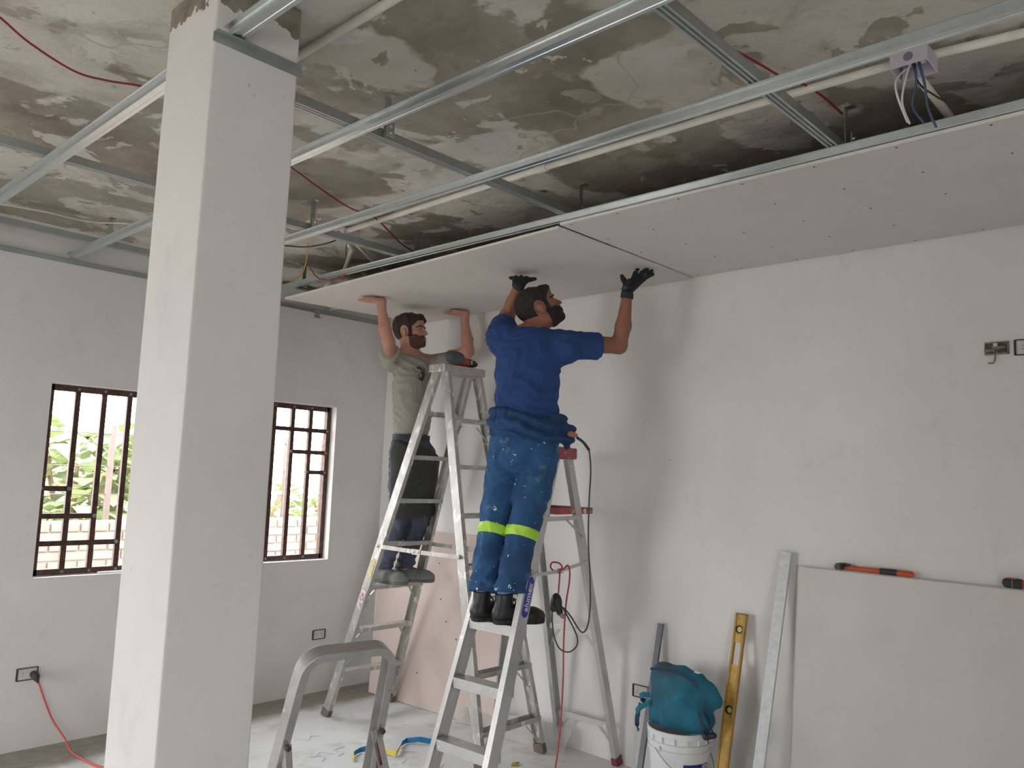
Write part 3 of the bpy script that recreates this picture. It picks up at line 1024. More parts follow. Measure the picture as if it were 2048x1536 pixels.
for k in range(1, 6):
    z = .2886 * k
    a, b = l2(-1, -1, z) + U2 * .004, l2(-1, 1, z) - U2 * .004
    tr = MB().sweep(TREAD(.092, .052), [a + V2 * .004, b + V2 * .004], -V2).build('tread', alu2, lad2, bevel=.003)
    for lr in (-1, 1):
        MB().lathe([(.007, 0), (.007, .003), (.003, .005)], l2(-1, lr, z - .02) + lr * U2 * .003, lr * U2, 8).build('rivet', ALU3(), tr)
for z in (.22, .75):
    a, b = l2(1, -1, z) + U2 * .004, l2(1, 1, z) - U2 * .004
    cb = MB().sweep([(-.0015, -.016), (.0015, -.016), (.0015, .016), (-.0015, .016)], [a, b], V2).build('rear_crossbar', alu2, lad2)
    for lr in (-1, 1):
        MB().sweep([(-.002, -.008), (.002, -.008), (.002, .008), (-.002, .008)], [l2(1, lr, z - .012) - lr * U2 * .10, l2(1, lr, z - .12) - lr * U2 * .012], V2).build('brace', alu2, cb)
for lr in (-1, 1):
    a, b = l2(-1, lr, 1.11) + lr * U2 * .007, l2(1, lr, 1.155) + lr * U2 * .007
    mid = a * .52 + b * .48 + np.array([0, 0, -.012])
    for q0, q1 in ((a, mid), (mid, b)):
        MB().sweep([(-.002, -.009), (.002, -.009), (.002, .009), (-.002, .009)], [q0, q1], U2).build('spreader', alu2, lad2)
    MB().box(mid, (.05, .006, .026), rotz(.0424)).build('hinge_plate', alu2, lad2)
    for q in (a, b):
        MB().lathe([(.009, 0), (.009, .004), (.004, .006)], q, lr * U2, 10).build('rivet', ALU3(), lad2)
REDPL = M('dusty_red_plastic', (.40, .09, .10), .6, 0, .25, 30, .1, 80, spots=[((.60, .40, .38), 25, .58, .70)])
ct = (l2(-1, 0, 1.7418) + l2(1, 0, 1.7418)) / 2
cap = MB().box(ct + np.array([0, 0, .010]), (.205, .345, .062), rotz(.0424)).build('cap', REDPL, lad2, bevel=.008)
MB().box(ct + np.array([0, 0, .0425]), (.16, .29, .004), rotz(.0424)).build('cap_pad', M('dark_red_plastic', (.25, .05, .06), .7), cap)
# folding tray on the rear legs
tz = 1.435
tc_ = (l2(1, 0, tz)) + V2 * (-.02)
tr = MB()
RZ = rotz(.0424)
tr.box(tc_ + RZ @ np.array([.0, 0, -.014]), (.33, .31, .006), RZ)
for sx, sy, wx, wy in ((1, 0, .006, .31), (-1, 0, .006, .31), (0, 1, .33, .006), (0, -1, .33, .006)):
    tr.box(tc_ + RZ @ np.array([sx * .163, sy * .153, .002]), (wx, wy, .034), RZ)
tr.build('tray', REDPL, lad2, bevel=.002)
MB().lathe([(.014, 0), (.014, .003)], tc_ + RZ @ np.array([.085, -.157, .0]), RZ @ np.array([0, -1, 0]), 14).build('tray_hole', M('pale_hole', (.7, .68, .65), .8), lad2)
tb = MB().sweep([(-.012, -.002), (.012, -.002), (.012, .002), (-.012, .002)], [l2(-1, -1, tz - .04) - U2 * .006, l2(1, -1, tz - .035) - U2 * .006], (0, 0, 1)).build('tray_bracket', alu2, lad2)
MB().sweep([(-.002, -.008), (.002, -.008), (.002, .008), (-.002, .008)], [l2(1, -1, tz - .045) - V2 * .13 - U2 * .006, l2(1, -1, tz - .14) - V2 * .005 - U2 * .006], V2).build('tray_strut', alu2, lad2)
# brand sticker on the near front rail
d2 = l2(-1, -1, 1.5) - l2(-1, -1, .2); d2 /= np.linalg.norm(d2)
b2 = np.cross(d2, -U2)                       # across the rail
pc = l2(-1, -1, 1.005) - U2 * .0048
BLUEL = M('blue_label', (.030, .045, .33), .5)
WHTL = M('pale_label_print', (.70, .72, .76), .6)
def capsule(hl, r, off, name, mat, par):
    pts = []
    for i in range(13):
        a = math.pi * i / 12
        pts.append((hl + r * math.sin(a), r * math.cos(a)))
    for i in range(13):
        a = math.pi * i / 12
        pts.append((-hl - r * math.sin(a), -r * math.cos(a)))
    fr = [pc - U2 * off + d2 * u + b2 * v for u, v in pts]
    bk = [q + U2 * .0008 for q in fr]
    n_ = len(pts)
    return MB().add(fr + bk, [tuple(range(n_)), tuple(range(2 * n_ - 1, n_ - 1, -1))] + [(i, (i + 1) % n_, n_ + (i + 1) % n_, n_ + i)[::-1] for i in range(n_)]).build(name, mat, par)
capsule(.079, .0285, .0006, 'label_border', WHTL, lad2)
capsule(.078, .0262, .0014, 'label', BLUEL, lad2)
cu = bpy.data.curves.new('label_lettering', 'FONT')
cu.body = 'alumex'
cu.size = .050
cu.align_x, cu.align_y = 'CENTER', 'CENTER'
cu.extrude = .0003
cu.offset = .0012
tmp_ = bpy.data.objects.new('label_lettering_curve', cu)
me_ = bpy.data.meshes.new_from_object(tmp_)
me_.name = 'label_lettering'
bpy.data.objects.remove(tmp_)
bpy.data.curves.remove(cu)
to = link_mesh('label_lettering', me_, WHTL)
me_.materials.clear()
me_.materials.append(WHTL)
xax = d2
zax = -U2 + d2 * (d2 @ U2); zax /= np.linalg.norm(zax)
yax = np.cross(zax, xax)
mw = Matrix(((*[xax[i] for i in (0,)], yax[0], zax[0]), (xax[1], yax[1], zax[1]), (xax[2], yax[2], zax[2]))).to_4x4()
mw.translation = Vector(pc - U2 * .0020 - yax * 0.002 - BASE[lad2])
to.parent = lad2
to.matrix_local = mw

# -- small rounded-top step stool nearest the viewer
AP = dict(cx=1.7541, cy=2.3597, zt=.992, yaw=-.1674, L=.333, hw=.1795, sp=.0537, web=.062)
cyw, syw = math.cos(AP['yaw']), math.sin(AP['yaw'])
Ua, N0 = np.array([cyw, syw, 0]), np.array([-syw, cyw, 0])
dn = np.array([0, 0, -1]) * math.cos(AP['L']) + N0 * math.sin(AP['L'])
Na = N0 * math.cos(AP['L']) + np.array([0, 0, 1]) * math.sin(AP['L'])
def ap(u, s_, n_): return np.array([AP['cx'], AP['cy'], AP['zt']]) + Ua * u + dn * s_ + Na * n_
alu3 = ALU3()
lad3 = thing('step_stool', (1.80, 2.45, 0), 'scuffed aluminium step stool with a rounded top rail, closest to the viewer beside the column', 'ladder')
SL = .992 / math.cos(AP['L'])
path, oref = [], []
R_ = .085
leg = [(-1, SL - .01), (-1, SL * .55), (-1, R_ + .12), (-1, R_ + .04)]
for sgn, s_ in leg:
    path.append(ap(-AP['hw'] - AP['sp'] * s_, s_, 0))
for i in range(9):
    a = math.pi / 2 * i / 8
    path.append(ap(-AP['hw'] - AP['sp'] * R_ * .6 + R_ * (1 - math.cos(a)), R_ * (1 - math.sin(a)), 0))
for i in range(9):
    a = math.pi / 2 * (1 - i / 8)
    path.append(ap(AP['hw'] + AP['sp'] * R_ * .6 - R_ * (1 - math.cos(a)), R_ * (1 - math.sin(a)), 0))
for sgn, s_ in reversed(leg):
    path.append(ap(AP['hw'] + AP['sp'] * s_, s_, 0))
CH = [(0, -.030), (0, 0), (AP['web'], 0), (AP['web'], -.030), (AP['web'] - .003, -.030), (AP['web'] - .003, -.003), (.003, -.003), (.003, -.030)]
# a = Na (thickness), b = t x a
ob = MB()
ob.sweep(CH, path, Na)
lo_ = ob.build('handrail_frame', alu3, lad3, bevel=.0015)
lo_.data.shade_smooth(); lo_.data.set_sharp_from_angle(angle=math.radians(35))
for s_, hw in ((.62, .0), (.84, .0)):
    a, b = ap(-AP['hw'] - AP['sp'] * s_ + .004, s_, .03), ap(AP['hw'] + AP['sp'] * s_ - .004, s_, .03)
    MB().sweep(TREAD(.09, .04), [a, b], N0).build('tread', alu3, lad3)
pv = .345
for sg in (-1, 1):
    p0 = ap(sg * (AP['hw'] + AP['sp'] * pv - .018), pv, .02)
    foot = np.array([p0[0], p0[1], 0]) - N0 * .34 + Ua * sg * .05
    MB().sweep(cprof(.034, .02, .0025), [foot, p0], -sg * Ua).build('rear_leg', alu3, lad3)
    MB().lathe([(.010, -.004), (.010, .012), (.005, .014)], p0 - N0 * .03, -N0, 12).build('pivot_bolt', M('dark_bolt', (.10, .08, .08), .5, .5), lad3)
    MB().box(p0 + np.array([0, 0, -.11]) - N0 * .025, (.010, .03, .13), rotz(AP['yaw'])).build('pivot_strap', M('maroon_strap', (.12, .03, .04), .7), lad3)

# ------------------------------------------------------------------ people
def unit(v):
    v = np.array(v, float)
    return v / np.linalg.norm(v)

def head_frame(c, fdir, roll=0.0):
    f = unit(fdir)
    r = unit(np.cross(f, [0, 0, 1]))
    u = np.cross(r, f)
    R = np.stack([r, f, u], 1)
    if roll:
        cr, sr = math.cos(roll), math.sin(roll)
        R = R @ np.array([[cr, 0, sr], [0, 1, 0], [-sr, 0, cr]])
    return np.array(c, float), R

def add_head(F, c, R, s=1.0):
    W = lambda *p: c + R @ (np.array(p) * s)
    q = lambda p, r, k=.012, op='+', RR=None: F.ell(W(*p), np.array(r) * s, R if RR is None else R @ RR, k, op)
    q((0, -.016, .036), (.076, .097, .084))
    q((0, .030, -.020), (.062, .068, .092), .03)
    q((0, .040, -.078), (.047, .052, .036), .03)
    q((0, .083, -.097), (.021, .017, .017), .02)
    q((0, .078, .055), (.052, .028, .038), .02)
    for sx in (-1, 1):
        q((sx * .046, .062, -.020), (.022, .022, .022), .02)
        q((sx * .044, .022, -.070), (.014, .035, .026), .02)
        q((sx * .032, .104, .006), (.019, .016, .012), .010, '-')
    for sx in (-1, 1):
        q((sx * .027, .090, .023), (.026, .011, .007), .010)
        q((sx * .032, .082, .004), (.016, .012, .010), .004)
    F.cone(W(0, .096, .010), W(0, .119, -.027), .0075 * s, .0115 * s, .010)
    for sx in (-1, 1):
        q((sx * .012, .106, -.031), (.009, .011, .008), .006)
        q((sx * .006, .112, -.039), (.003, .005, .004), .003, '-')
    q((0, .098, -.057), (.022, .010, .0055), .006)
    q((0, .097, -.067), (.020, .010, .0065), .006)
    q((0, .110, -.0622), (.022, .010, .0012), .003, '-')
    for sx in (-1, 1):
        a = sx * .35
        E = np.array([[math.cos(a), math.sin(a), 0], [-math.sin(a), math.cos(a), 0], [0, 0, 1]])
        q((sx * .078, -.012, -.006), (.0070, .018, .028), .006, '+', E)
        q((sx * .086, -.009, -.003), (.0045, .009, .015), .004, '-', E)
        q((sx * .076, -.004, -.032), (.007, .010, .010), .006, '+')
    return W

def add_hand(F, w, fd, pn, td, s=1.0, spread=.12, thumb=(.75, .55), k=.006, r=1.0, curl=0.0, press=0.0):
    """w wrist, fd towards the fingers, pn out of the palm, td towards the thumb"""
    fd, pn = unit(fd), unit(pn)
    td = unit(np.array(td, float) - fd * (np.array(td, float) @ fd) - pn * (np.array(td, float) @ pn))
    w = np.array(w, float)
    P = lambda a, b, c=0: w + (fd * a + td * b + pn * c) * s
    kn = [P(.088, .030), P(.093, .010), P(.089, -.010), P(.080, -.029)]
    for i, q in enumerate(kn):
        F.cone(P(.004, .016 - .011 * i), q, .0165 * s * r, .0112 * s * r, .012)
    F.ell(P(.040, .020, .006), np.array([.030, .016, .014]) * s * r, np.stack([fd, td, pn], 1), .012)
    ln = [.070, .078, .073, .057]
    for i, q in enumerate(kn):
        an = spread * (1.5 - i)
        d = unit(fd * math.cos(an) + td * math.sin(an))
        d1 = unit(d + pn * (.12 + curl) + pn * press)
        d2 = unit(d + pn * (.02 + 2.2 * curl))
        m1 = q + d1 * ln[i] * .48 * s
        m2 = m1 + d2 * ln[i] * .52 * s
        F.chain([q, m1, m2], [.0100 * s * r, .0090 * s * r, .0072 * s * r], k)
    t1 = P(.050, .040, .004)
    t2 = t1 + (fd * thumb[1] + td * thumb[0] + pn * .12) * .034 * s
    t3 = t2 + (fd * thumb[1] * 1.1 + td * thumb[0] + pn * .05) * .030 * s
    F.chain([P(.012, .018), t1, t2, t3], [.0150 * s * r, .0130 * s * r, .0102 * s * r, .0080 * s * r], .008)

def shell(body, off, region, h=.004):
    """distance grid of the body surface grown by off and cut to a region (negative inside)"""
    def fn(x, y, z):
        return np.maximum(body.eval(x, y, z) - off(x, y, z) if callable(off) else body.eval(x, y, z) - off, region(x, y, z))
    return fn

def eye(par, W, R, s, sx, iris):
    c = W(sx * .032, .0810, .0045)
    e = MB().ball(c, .0118 * s, 10).build('eye', M('eye_white', (.55, .50, .46), .3), par, smooth=True)
    MB().lathe([(.0066 * s, 0), (.0050 * s, .0016 * s), (.0, .0020 * s)], c + R[:, 1] * .0110 * s, R[:, 1], 12).build('iris', iris, e, smooth=True)

def local(x, y, z, c, R, s=1.0):
    X, Y, Z = grid3(x, y, z)
    px, py, pz = X - c[0], Y - c[1], Z - c[2]
    return [((px * R[0, i] + py * R[1, i] + pz * R[2, i]) / s).astype(np.float32) for i in range(3)]

def facial(par, c, R, W, s, hair_mat, hair_t, beard_mat, beard_t, skull, top=0.0, seed=0):
    lo, hi = c - .20, c + .20
    def hair_fn(x, y, z):
        lx, ly, lz = local(x, y, z, c, R, s)
        d = skull.eval(x, y, z, .05)
        lump = .0022 * np.sin(160 * lx + 40 * lz + seed) * np.sin(130 * ly + 50 * lz) + .002 * np.sin(70 * lx - 90 * ly + seed)
        t = hair_t + top * np.clip((lz - .03) / .08, 0, 1) + lump
        line = -(-.60 * (ly - .010) + .80 * (lz - .000)) + .004 * np.sin(90 * lx + 3)
        burn = np.maximum(np.maximum(np.abs(ly - .028) - .016, np.abs(lz - .012) - .05), .05 - np.abs(lx))
        ear = np.maximum(np.abs(lx) - .12, np.sqrt((ly + .012) ** 2 + (lz * .75) ** 2) - .034)
        reg = np.maximum(np.minimum(line, burn), -ear)
        return np.maximum(d - t, reg).astype(np.float32)
    sculpt('hair', hair_fn, lo, hi, .0045, hair_mat, par)
    def beard_fn(x, y, z):
        lx, ly, lz = local(x, y, z, c, R, s)
        d = skull.eval(x, y, z, .05)
        lump = .0012 * np.sin(220 * lx + seed) * np.sin(200 * lz + 60 * ly)
        jaw = np.maximum(np.maximum(lz + .052 - .55 * np.maximum(np.abs(lx) - .030, 0), .012 - ly), -lz - .135)
        tash = np.maximum(np.maximum(np.abs(lz + .047) - .0075, np.abs(lx) - .034), np.maximum(.07 - ly, ly - .109))
        mouth = np.sqrt((lx / .021) ** 2 + ((lz + .0625) / .0105) ** 2) - 1
        reg = np.maximum(np.minimum(jaw, tash), np.where(ly > .07, -mouth * .01, -1))
        return np.maximum(d - beard_t - lump, reg).astype(np.float32)
    sculpt('beard', beard_fn, lo, hi, .0036, beard_mat, par)
    def brow_fn(x, y, z):
        lx, ly, lz = local(x, y, z, c, R, s)
        d = skull.eval(x, y, z, .05)
        ax = np.abs(lx)
        reg = np.maximum(np.maximum(np.abs(lz - .026 + 2.2 * (ax - .030) ** 2 * 8) - .0042, np.abs(ax - .031) - .020), .05 - ly)
        return np.maximum(d - .0028, reg).astype(np.float32)
    sculpt('eyebrows', brow_fn, lo, hi, .003, hair_mat, par)
    def lip_fn(x, y, z):
        lx, ly, lz = local(x, y, z, c, R, s)
        d = skull.eval(x, y, z, .05)
        reg = np.maximum((np.sqrt((lx / .022) ** 2 + ((lz + .062) / .0105) ** 2) - 1) * .01, .07 - ly)
        return np.maximum(d - .0012, reg).astype(np.float32)
    sculpt('lips', lip_fn, lo, hi, .003, M('lips', (.36, .14, .12), .5), par)

def capb(a, b, ra, rb=None, flat=None):
    return Field().cone(a, b, ra, rb, .01, flat)

# ---- man in blue on the stepladder ------------------------------------------------
SKIN_B = M('brown_skin', (.30, .125, .075), .55, 0, .08, 20, .05, 120, sss=.06)
B0 = np.array([3.09, 2.96, .8675])
Fd = unit((.80, .60, 0)); Rs = unit((.60, -.80, 0))
hc, hR = head_frame((3.226, 2.862, 2.522), (.80 * .82, -.60 * .82, .57))
shR, elR, wrR = np.array([3.290, 2.722, 2.335]), np.array([3.566, 2.572, 2.345]), np.array([3.560, 2.520, 2.622])
shL, elL, wrL = np.array([3.085, 3.005, 2.375]), np.array([3.290, 3.165, 2.525]), np.array([3.222, 3.015, 2.680])
kneeR, ankR, kneeL, ankL = np.array([3.165, 2.875, 1.33]), np.array([3.078, 2.905, .955]), np.array([3.125, 3.045, 1.335]), np.array([3.045, 3.030, .96])
hipR, hipL = np.array([3.185, 2.780, 1.76]), np.array([3.105, 2.945, 1.77])

body = Field()
Wb = add_head(body, hc, hR, 1.0)
skull_b = Field(); add_head(skull_b, hc, hR, 1.0)
neck0 = np.array([3.180, 2.885, 2.375])
body.cone(Wb(0, -.030, -.060), neck0, .056, .066, .03)
body.ell((3.165, 2.875, 2.20), (.145, .090, .20), np.stack([Rs, Fd, [0, 0, 1]], 1), .04)
body.ell((3.15, 2.862, 1.93), (.135, .085, .22), np.stack([Rs, Fd, [0, 0, 1]], 1), .05)
body.cone(shL, shR, .050, .050, .05)
body.chain([shR, elR], [.056, .043], .03)
body.chain([elR, (elR + wrR) / 2 + [.004, .0, -.03], wrR], [.043, .042, .027], .02)
body.chain([shL, elL], [.056, .043], .03)
body.chain([elL, (elL + wrL) / 2 + [.01, .004, -.01], wrL], [.043, .041, .027], .02)
fR, pR, tR = unit((.50, -.46, .72)), unit((-.40, .42, .95)), unit((-.62, .70, .30))
hbR = wrR + np.array([.008, .004, .030])
add_hand(body, hbR, fR, pR, tR, 1.02, .30, (1.0, .95), curl=-.10)
fL, pL, tL = unit((.58, .60, .50)), unit((-.36, -.36, .86)), unit((.70, -.71, .15))
hbL = wrL + np.array([.003, .0, .006])
add_hand(body, hbL, fL, pL, tL, .88, .30, (1.0, .45), curl=-.10)
for h_, k_, a_ in ((hipR, kneeR, ankR), (hipL, kneeL, ankL)):
    body.chain([h_, k_, a_], [.075, .052, .031], .02)
footR, footL = unit((.89, -.455, 0)), unit((.92, -.30, 0))
for a_, fd_ in ((ankR, footR), (ankL, footL)):
    body.cone(a_ + [0, 0, -.02], a_ + fd_ * .12 + [0, 0, -.048], .030, .024, .01)
lo, hi = body.bounds()
man_b = sculpt('person', lambda x, y, z: body.eval(x, y, z), lo, hi, .0048, SKIN_B, None, B0)
tag(man_b, 'man in blue workwear on the stepladder, back turned, both gloved hands against the ceiling board', 'person')

HAIR_B = M('black_hair', (.018, .014, .012), .75, 0, .3, 60, .4, 220)
facial(man_b, hc, hR, Wb, 1.0, HAIR_B, .010, M('black_beard', (.020, .014, .012), .8, 0, .3, 80, .4, 260), .0058, skull_b, .002, 1)
for sx in (-1, 1):
    eye(man_b, Wb, hR, 1.0, sx, M('dark_iris', (.03, .02, .015), .3))

# gloves: the hand surface grown a little, with a ribbed cuff
GLOVE = M('black_work_glove', (.012, .013, .017), .75, 0, .3, 40, .2, 160, spots=[((.09, .10, .12), 26, .60, .70)])
for fd_, w, el, hb in ((fR, wrR, elR, hbR), (fL, wrL, elL, hbL)):
    d = unit(w - el)
    p0 = w - d * .020
    def reg(x, y, z, p0=p0, d=d, hb=hb, pm=hb + fd_ * .115):
        X, Y, Z = grid3(x, y, z)
        tips = np.sqrt((X - pm[0]) ** 2 + (Y - pm[1]) ** 2 + (Z - pm[2]) ** 2) - .098
        sph = np.maximum(np.sqrt((X - hb[0]) ** 2 + (Y - hb[1]) ** 2 + (Z - hb[2]) ** 2) - .24, .122 - np.sqrt((X - hc[0]) ** 2 + (Y - hc[1]) ** 2 + (Z - hc[2]) ** 2))
        return np.maximum(np.minimum(-half(x, y, z, p0, d), tips), sph)
    gl = sculpt('glove', shell(body, .0034, reg), hb - .26, hb + .26, .0042, GLOVE, man_b)
    def cuff(x, y, z, p0=p0, d=d, hb=hb):
        return np.maximum(np.abs(half(x, y, z, p0 + d * .016, d)) - .017, np.sqrt(sum((g - h_) ** 2 for g, h_ in zip(grid3(x, y, z), p0))) - .07)
    sculpt('cuff', shell(body, .0075, cuff), p0 - .09, p0 + .09, .004, M('grey_knit_cuff', (.035, .037, .04), .9, 0, .2, 60), gl)

# t-shirt
BLUE_T = M('blue_tshirt', (.019, .058, .20), .85, 0, .18, 6, .25, 240)
TW = np.stack([Rs, Fd, [0, 0, 1]], 1)
sh = Field()
sh.ell((3.160, 2.872, 2.185), (.178, .122, .235), TW, .05)
sh.ell((3.155, 2.862, 1.985), (.168, .120, .185), TW, .07)
sh.cone(shL + [.005, -.015, -.035], shR + [-.005, .01, -.035], .076, .078, .06)
sh.cone((3.135, 2.92, 2.355), (3.24, 2.80, 2.335), .060, .060, .05)
sh.cone(neck0 + [0, 0, -.02], neck0 + [0, 0, .015], .078, .072, .04)
slR = shR + (elR - shR) * .62
slL = shL + (elL - shL) * .50
sh.cone(shR + [0, 0, -.012], slR + [0, 0, -.010], .080, .076, .05)
sh.cone(shL + [0, 0, -.010], slL + [0, 0, -.006], .082, .076, .05)
def shirt_fn(x, y, z):
    D = sh.eval(x, y, z)
    X, Y, Z = grid3(x, y, z)
    D = D + wrinkle(x, y, z, .0048, 80, 1) + .004 * np.sin(55 * Z + 14 * (X + Y) + 2 * np.sin(16 * X)) * np.clip((2.12 - Z) / .12, 0, 1)
    D = np.maximum(D, -(Z - 1.885))
    for e_, a_ in ((slR, elR - shR), (slL, elL - shL)):
        D = np.maximum(D, np.minimum(half(x, y, z, e_, a_), .135 - np.sqrt((X - e_[0]) ** 2 + (Y - e_[1]) ** 2 + (Z - e_[2]) ** 2)))
    rr = np.sqrt((X - neck0[0]) ** 2 + (Y - neck0[1]) ** 2)
    D = np.maximum(D, np.minimum(half(x, y, z, neck0 + [0, 0, .030], unit((-.10, -.0, 1))), .090 - rr))
    nk = np.sqrt((X - neck0[0]) ** 2 + (Y - neck0[1]) ** 2) - .066
    D = np.maximum(D, np.minimum(-nk, half(x, y, z, neck0 + [0, 0, .002], (0, 0, 1))))
    return D
lo, hi = sh.bounds()
shirt = sculpt('tshirt', shirt_fn, lo, hi, .006, BLUE_T, man_b)
def ribf(x, y, z):
    X, Y, Z = grid3(x, y, z)
    r = np.sqrt((X - neck0[0]) ** 2 + (Y - neck0[1]) ** 2)
    zz = Z - (neck0[2] + .024 - .15 * (X - neck0[0]) * 0)
    return (np.sqrt((r - .069) ** 2 + (zz * .55) ** 2) - .006).astype(np.float32)
sculpt('collar', ribf, neck0 - [.09, .09, .02], neck0 + [.09, .09, .07], .004, BLUE_T, shirt)

# trousers with splashes of paint
BLUE_P = M('blue_work_trousers', (.022, .082, .205), .9, 0, .35, 4, .3, 300, spots=[((.034, .12, .265), 5, .56, .72), ((.70, .72, .74), 24, .680, .700), ((.50, .55, .60), 48, .700, .72), ((.22, .30, .38), 9, .64, .80)])
tr_ = Field()
tr_.ell((3.148, 2.862, 1.775), (.176, .135, .170), TW, .05)
hemR, hemL = np.array([3.080, 2.875, .985]), np.array([3.050, 3.035, 1.005])
tr_.chain([hipR, (hipR + kneeR) / 2 + [0, -.012, 0], kneeR, hemR], [.100, .096, .083, .083], .012)
tr_.chain([hipL, (hipL + kneeL) / 2, kneeL, hemL], [.100, .094, .080, .080], .012)
def trouser_fn(x, y, z):
    X, Y, Z = grid3(x, y, z)
    D = tr_.eval(x, y, z) + wrinkle(x, y, z, .0055, 70, 5, .8)
    low = np.clip((1.30 - Z) / .3, 0, 1)
    D = D + .004 * low * np.sin(48 * Z + 20 * X)
    D = np.maximum(D, -half(x, y, z, (3.07, 2.92, 1.022), unit((.20, .12, 1))))
    D = np.maximum(D, Z - 1.93)
    return D
lo, hi = tr_.bounds()
trou = sculpt('trousers', trouser_fn, lo, hi, .006, BLUE_P, man_b)
HIVIS = M('lime_reflective_tape', (.46, .78, .06), .5, 0, .08, 8, spots=[((.32, .50, .06), 18, .70, .73)])
for kn, an, hp, oth in ((kneeR, hemR, hipR, kneeL), (kneeL, hemL, hipL, kneeR)):
    ax = unit(kn - an)
    pc_ = kn - ax * .010
    def bandreg(x, y, z, pc_=pc_, ax=ax, kn=kn, oth=oth):
        X, Y, Z = grid3(x, y, z)
        me_ = np.sqrt((X - kn[0]) ** 2 + (Y - kn[1]) ** 2)
        ot_ = np.sqrt((X - oth[0]) ** 2 + (Y - oth[1]) ** 2)
        return np.maximum(np.abs(half(x, y, z, pc_, ax + [.08, .02, 0])) - .026, (me_ - ot_) * .5)
    sculpt('reflective_band', lambda x, y, z, br=bandreg: np.maximum(trouser_fn(x, y, z) - .0035, br(x, y, z)), pc_ - .14, pc_ + .14, .0045, HIVIS, man_b)

# overall top rolled and tied round the waist
rl = Field()
cw = np.array([3.152, 2.860, 1.90])
ring = []
for i in range(17):
    a = 2 * math.pi * i / 16
    ring.append(cw + Rs * math.cos(a) * .163 + Fd * math.sin(a) * .112 + np.array([0, 0, .014 * math.sin(2 * a + .6) - .010 * math.cos(a)]))
for i in range(16):
    rl.cone(ring[i] + [0, 0, .008], ring[i + 1] + [0, 0, .008], .036, .036, .03)
    rl.cone(ring[i] + [0, 0, -.046], ring[i + 1] + [0, 0, -.046], .034, .034, .03)
kn_ = cw + Rs * .185 + Fd * .03
rl.chain([kn_ + [0, 0, .0], kn_ + Rs * .035 + [0, 0, -.045], kn_ + Rs * .030 + [0, 0, -.115]], [.036, .036, .026], .03)
rl.chain([kn_ + [0, 0, -.01], kn_ + Rs * .012 - Fd * .04 + [0, 0, -.075]], [.034, .024], .03)
rl.ell((3.15, 2.862, 1.872), (.178, .128, .075), TW, .03)
def roll_fn(x, y, z):
    X, Y, Z = grid3(x, y, z)
    u = X * Rs[0] + Y * Rs[1]
    return rl.eval(x, y, z) + .0085 * np.sin(95 * Z + 22 * u + 1.5 * np.sin(17 * u)) + wrinkle(x, y, z, .0045, 110, 3, 2.4)
lo, hi = rl.bounds()
sculpt('tied_overall_top', roll_fn, lo, hi, .0055, M('blue_overall_cloth', (.017, .062, .17), .9, 0, .25, 8, .3, 300), man_b)

# work shoes
BLK = M('black_leather', (.016, .016, .018), .42, 0, .3, 20, .15, 120, spots=[((.10, .10, .10), 14, .62, .80)])
SOLE = M('black_sole', (.028, .027, .026), .85, 0, .2, 40)
def work_shoe(heel, fd, par, leather, sole, up=.10, lace=True, name='shoe', s=1.0):
    fd = unit(fd)
    sd = np.cross([0, 0, 1], fd)
    heel = np.array(heel, float)
    Z = np.array([0, 0, 1.0])
    P = lambda a, b=0, c=0: heel + (fd * a + sd * b + Z * c) * s
    f = Field()
    f.chain([P(.030, 0, .050), P(.12, 0, .046), P(.215, .004, .036), P(.252, .004, .033)], [.042 * s, .044 * s, .038 * s, .026 * s], .03)
    f.ell(P(.205, .004, .034), np.array([.062, .049, .034]) * s, np.stack([fd, sd, Z], 1), .03)
    f.cone(P(.045, 0, .06), P(.050, 0, .06 + up), .043 * s, .047 * s, .03)
    def fn(x, y, z):
        D = f.eval(x, y, z)
        D = np.maximum(D, half(x, y, z, P(0, 0, .048 + up), unit(Z - fd * .12)))
        return np.maximum(D, -half(x, y, z, P(0, 0, .016), Z))
    lo, hi = f.bounds()
    o = sculpt(name, fn, lo, hi, .0045, leather, par)
    g = Field()
    g.cone(P(.038, 0, .02), P(.12, 0, .02), .045 * s, .041 * s, .02)
    g.cone(P(.12, 0, .02), P(.215, .004, .02), .041 * s, .049 * s, .02)
    g.cone(P(.215, .004, .02), P(.240, .004, .02), .049 * s, .040 * s, .02)
    sculpt('sole', lambda x, y, z: np.maximum(g.eval(x, y, z), np.abs(half(x, y, z, P(0, 0, .012), Z)) - .0125), *g.bounds(), .0045, sole, o)
    if lace:
        for i in range(4):
            a = .105 + .022 * i
            hgt = .108 - .016 * i
            MB().tube(spline([P(a - .01, .028, hgt - .02), P(a, .010, hgt + .004), P(a + .006, -.010, hgt + .004), P(a - .004, -.028, hgt - .02)], 5), .0028, 6).build('lace', M('black_lace', (.05, .05, .05), .9), o, smooth=True)
        for sg in (-1, 1):
            MB().tube(spline([P(.100, 0, .118), P(.112, sg * .022, .124), P(.128, sg * .034, .100), P(.118, sg * .022, .092)], 6), .0026, 6).build('lace', M('black_lace', (.05, .05, .05), .9), o, smooth=True)
    return o
STEP_B = .2886 * 3
work_shoe((3.034, 2.928, STEP_B), footR, man_b, BLK, SOLE)
work_shoe((2.998, 3.046, STEP_B), footL, man_b, BLK, SOLE)
for a_ in (ankR, ankL):
    g = Field().cone(a_ + [.004, -.002, .035], a_ + [.003, -.002, .11], .0395, .046, .01)
    sculpt('sock', lambda x, y, z, g=g: g.eval(x, y, z) + .002 * np.sin(150 * z)[None, None, :], *g.bounds(), .005, M('faded_blue_jeans_cuff', (.10, .20, .33), .9, 0, .2, 30), man_b)

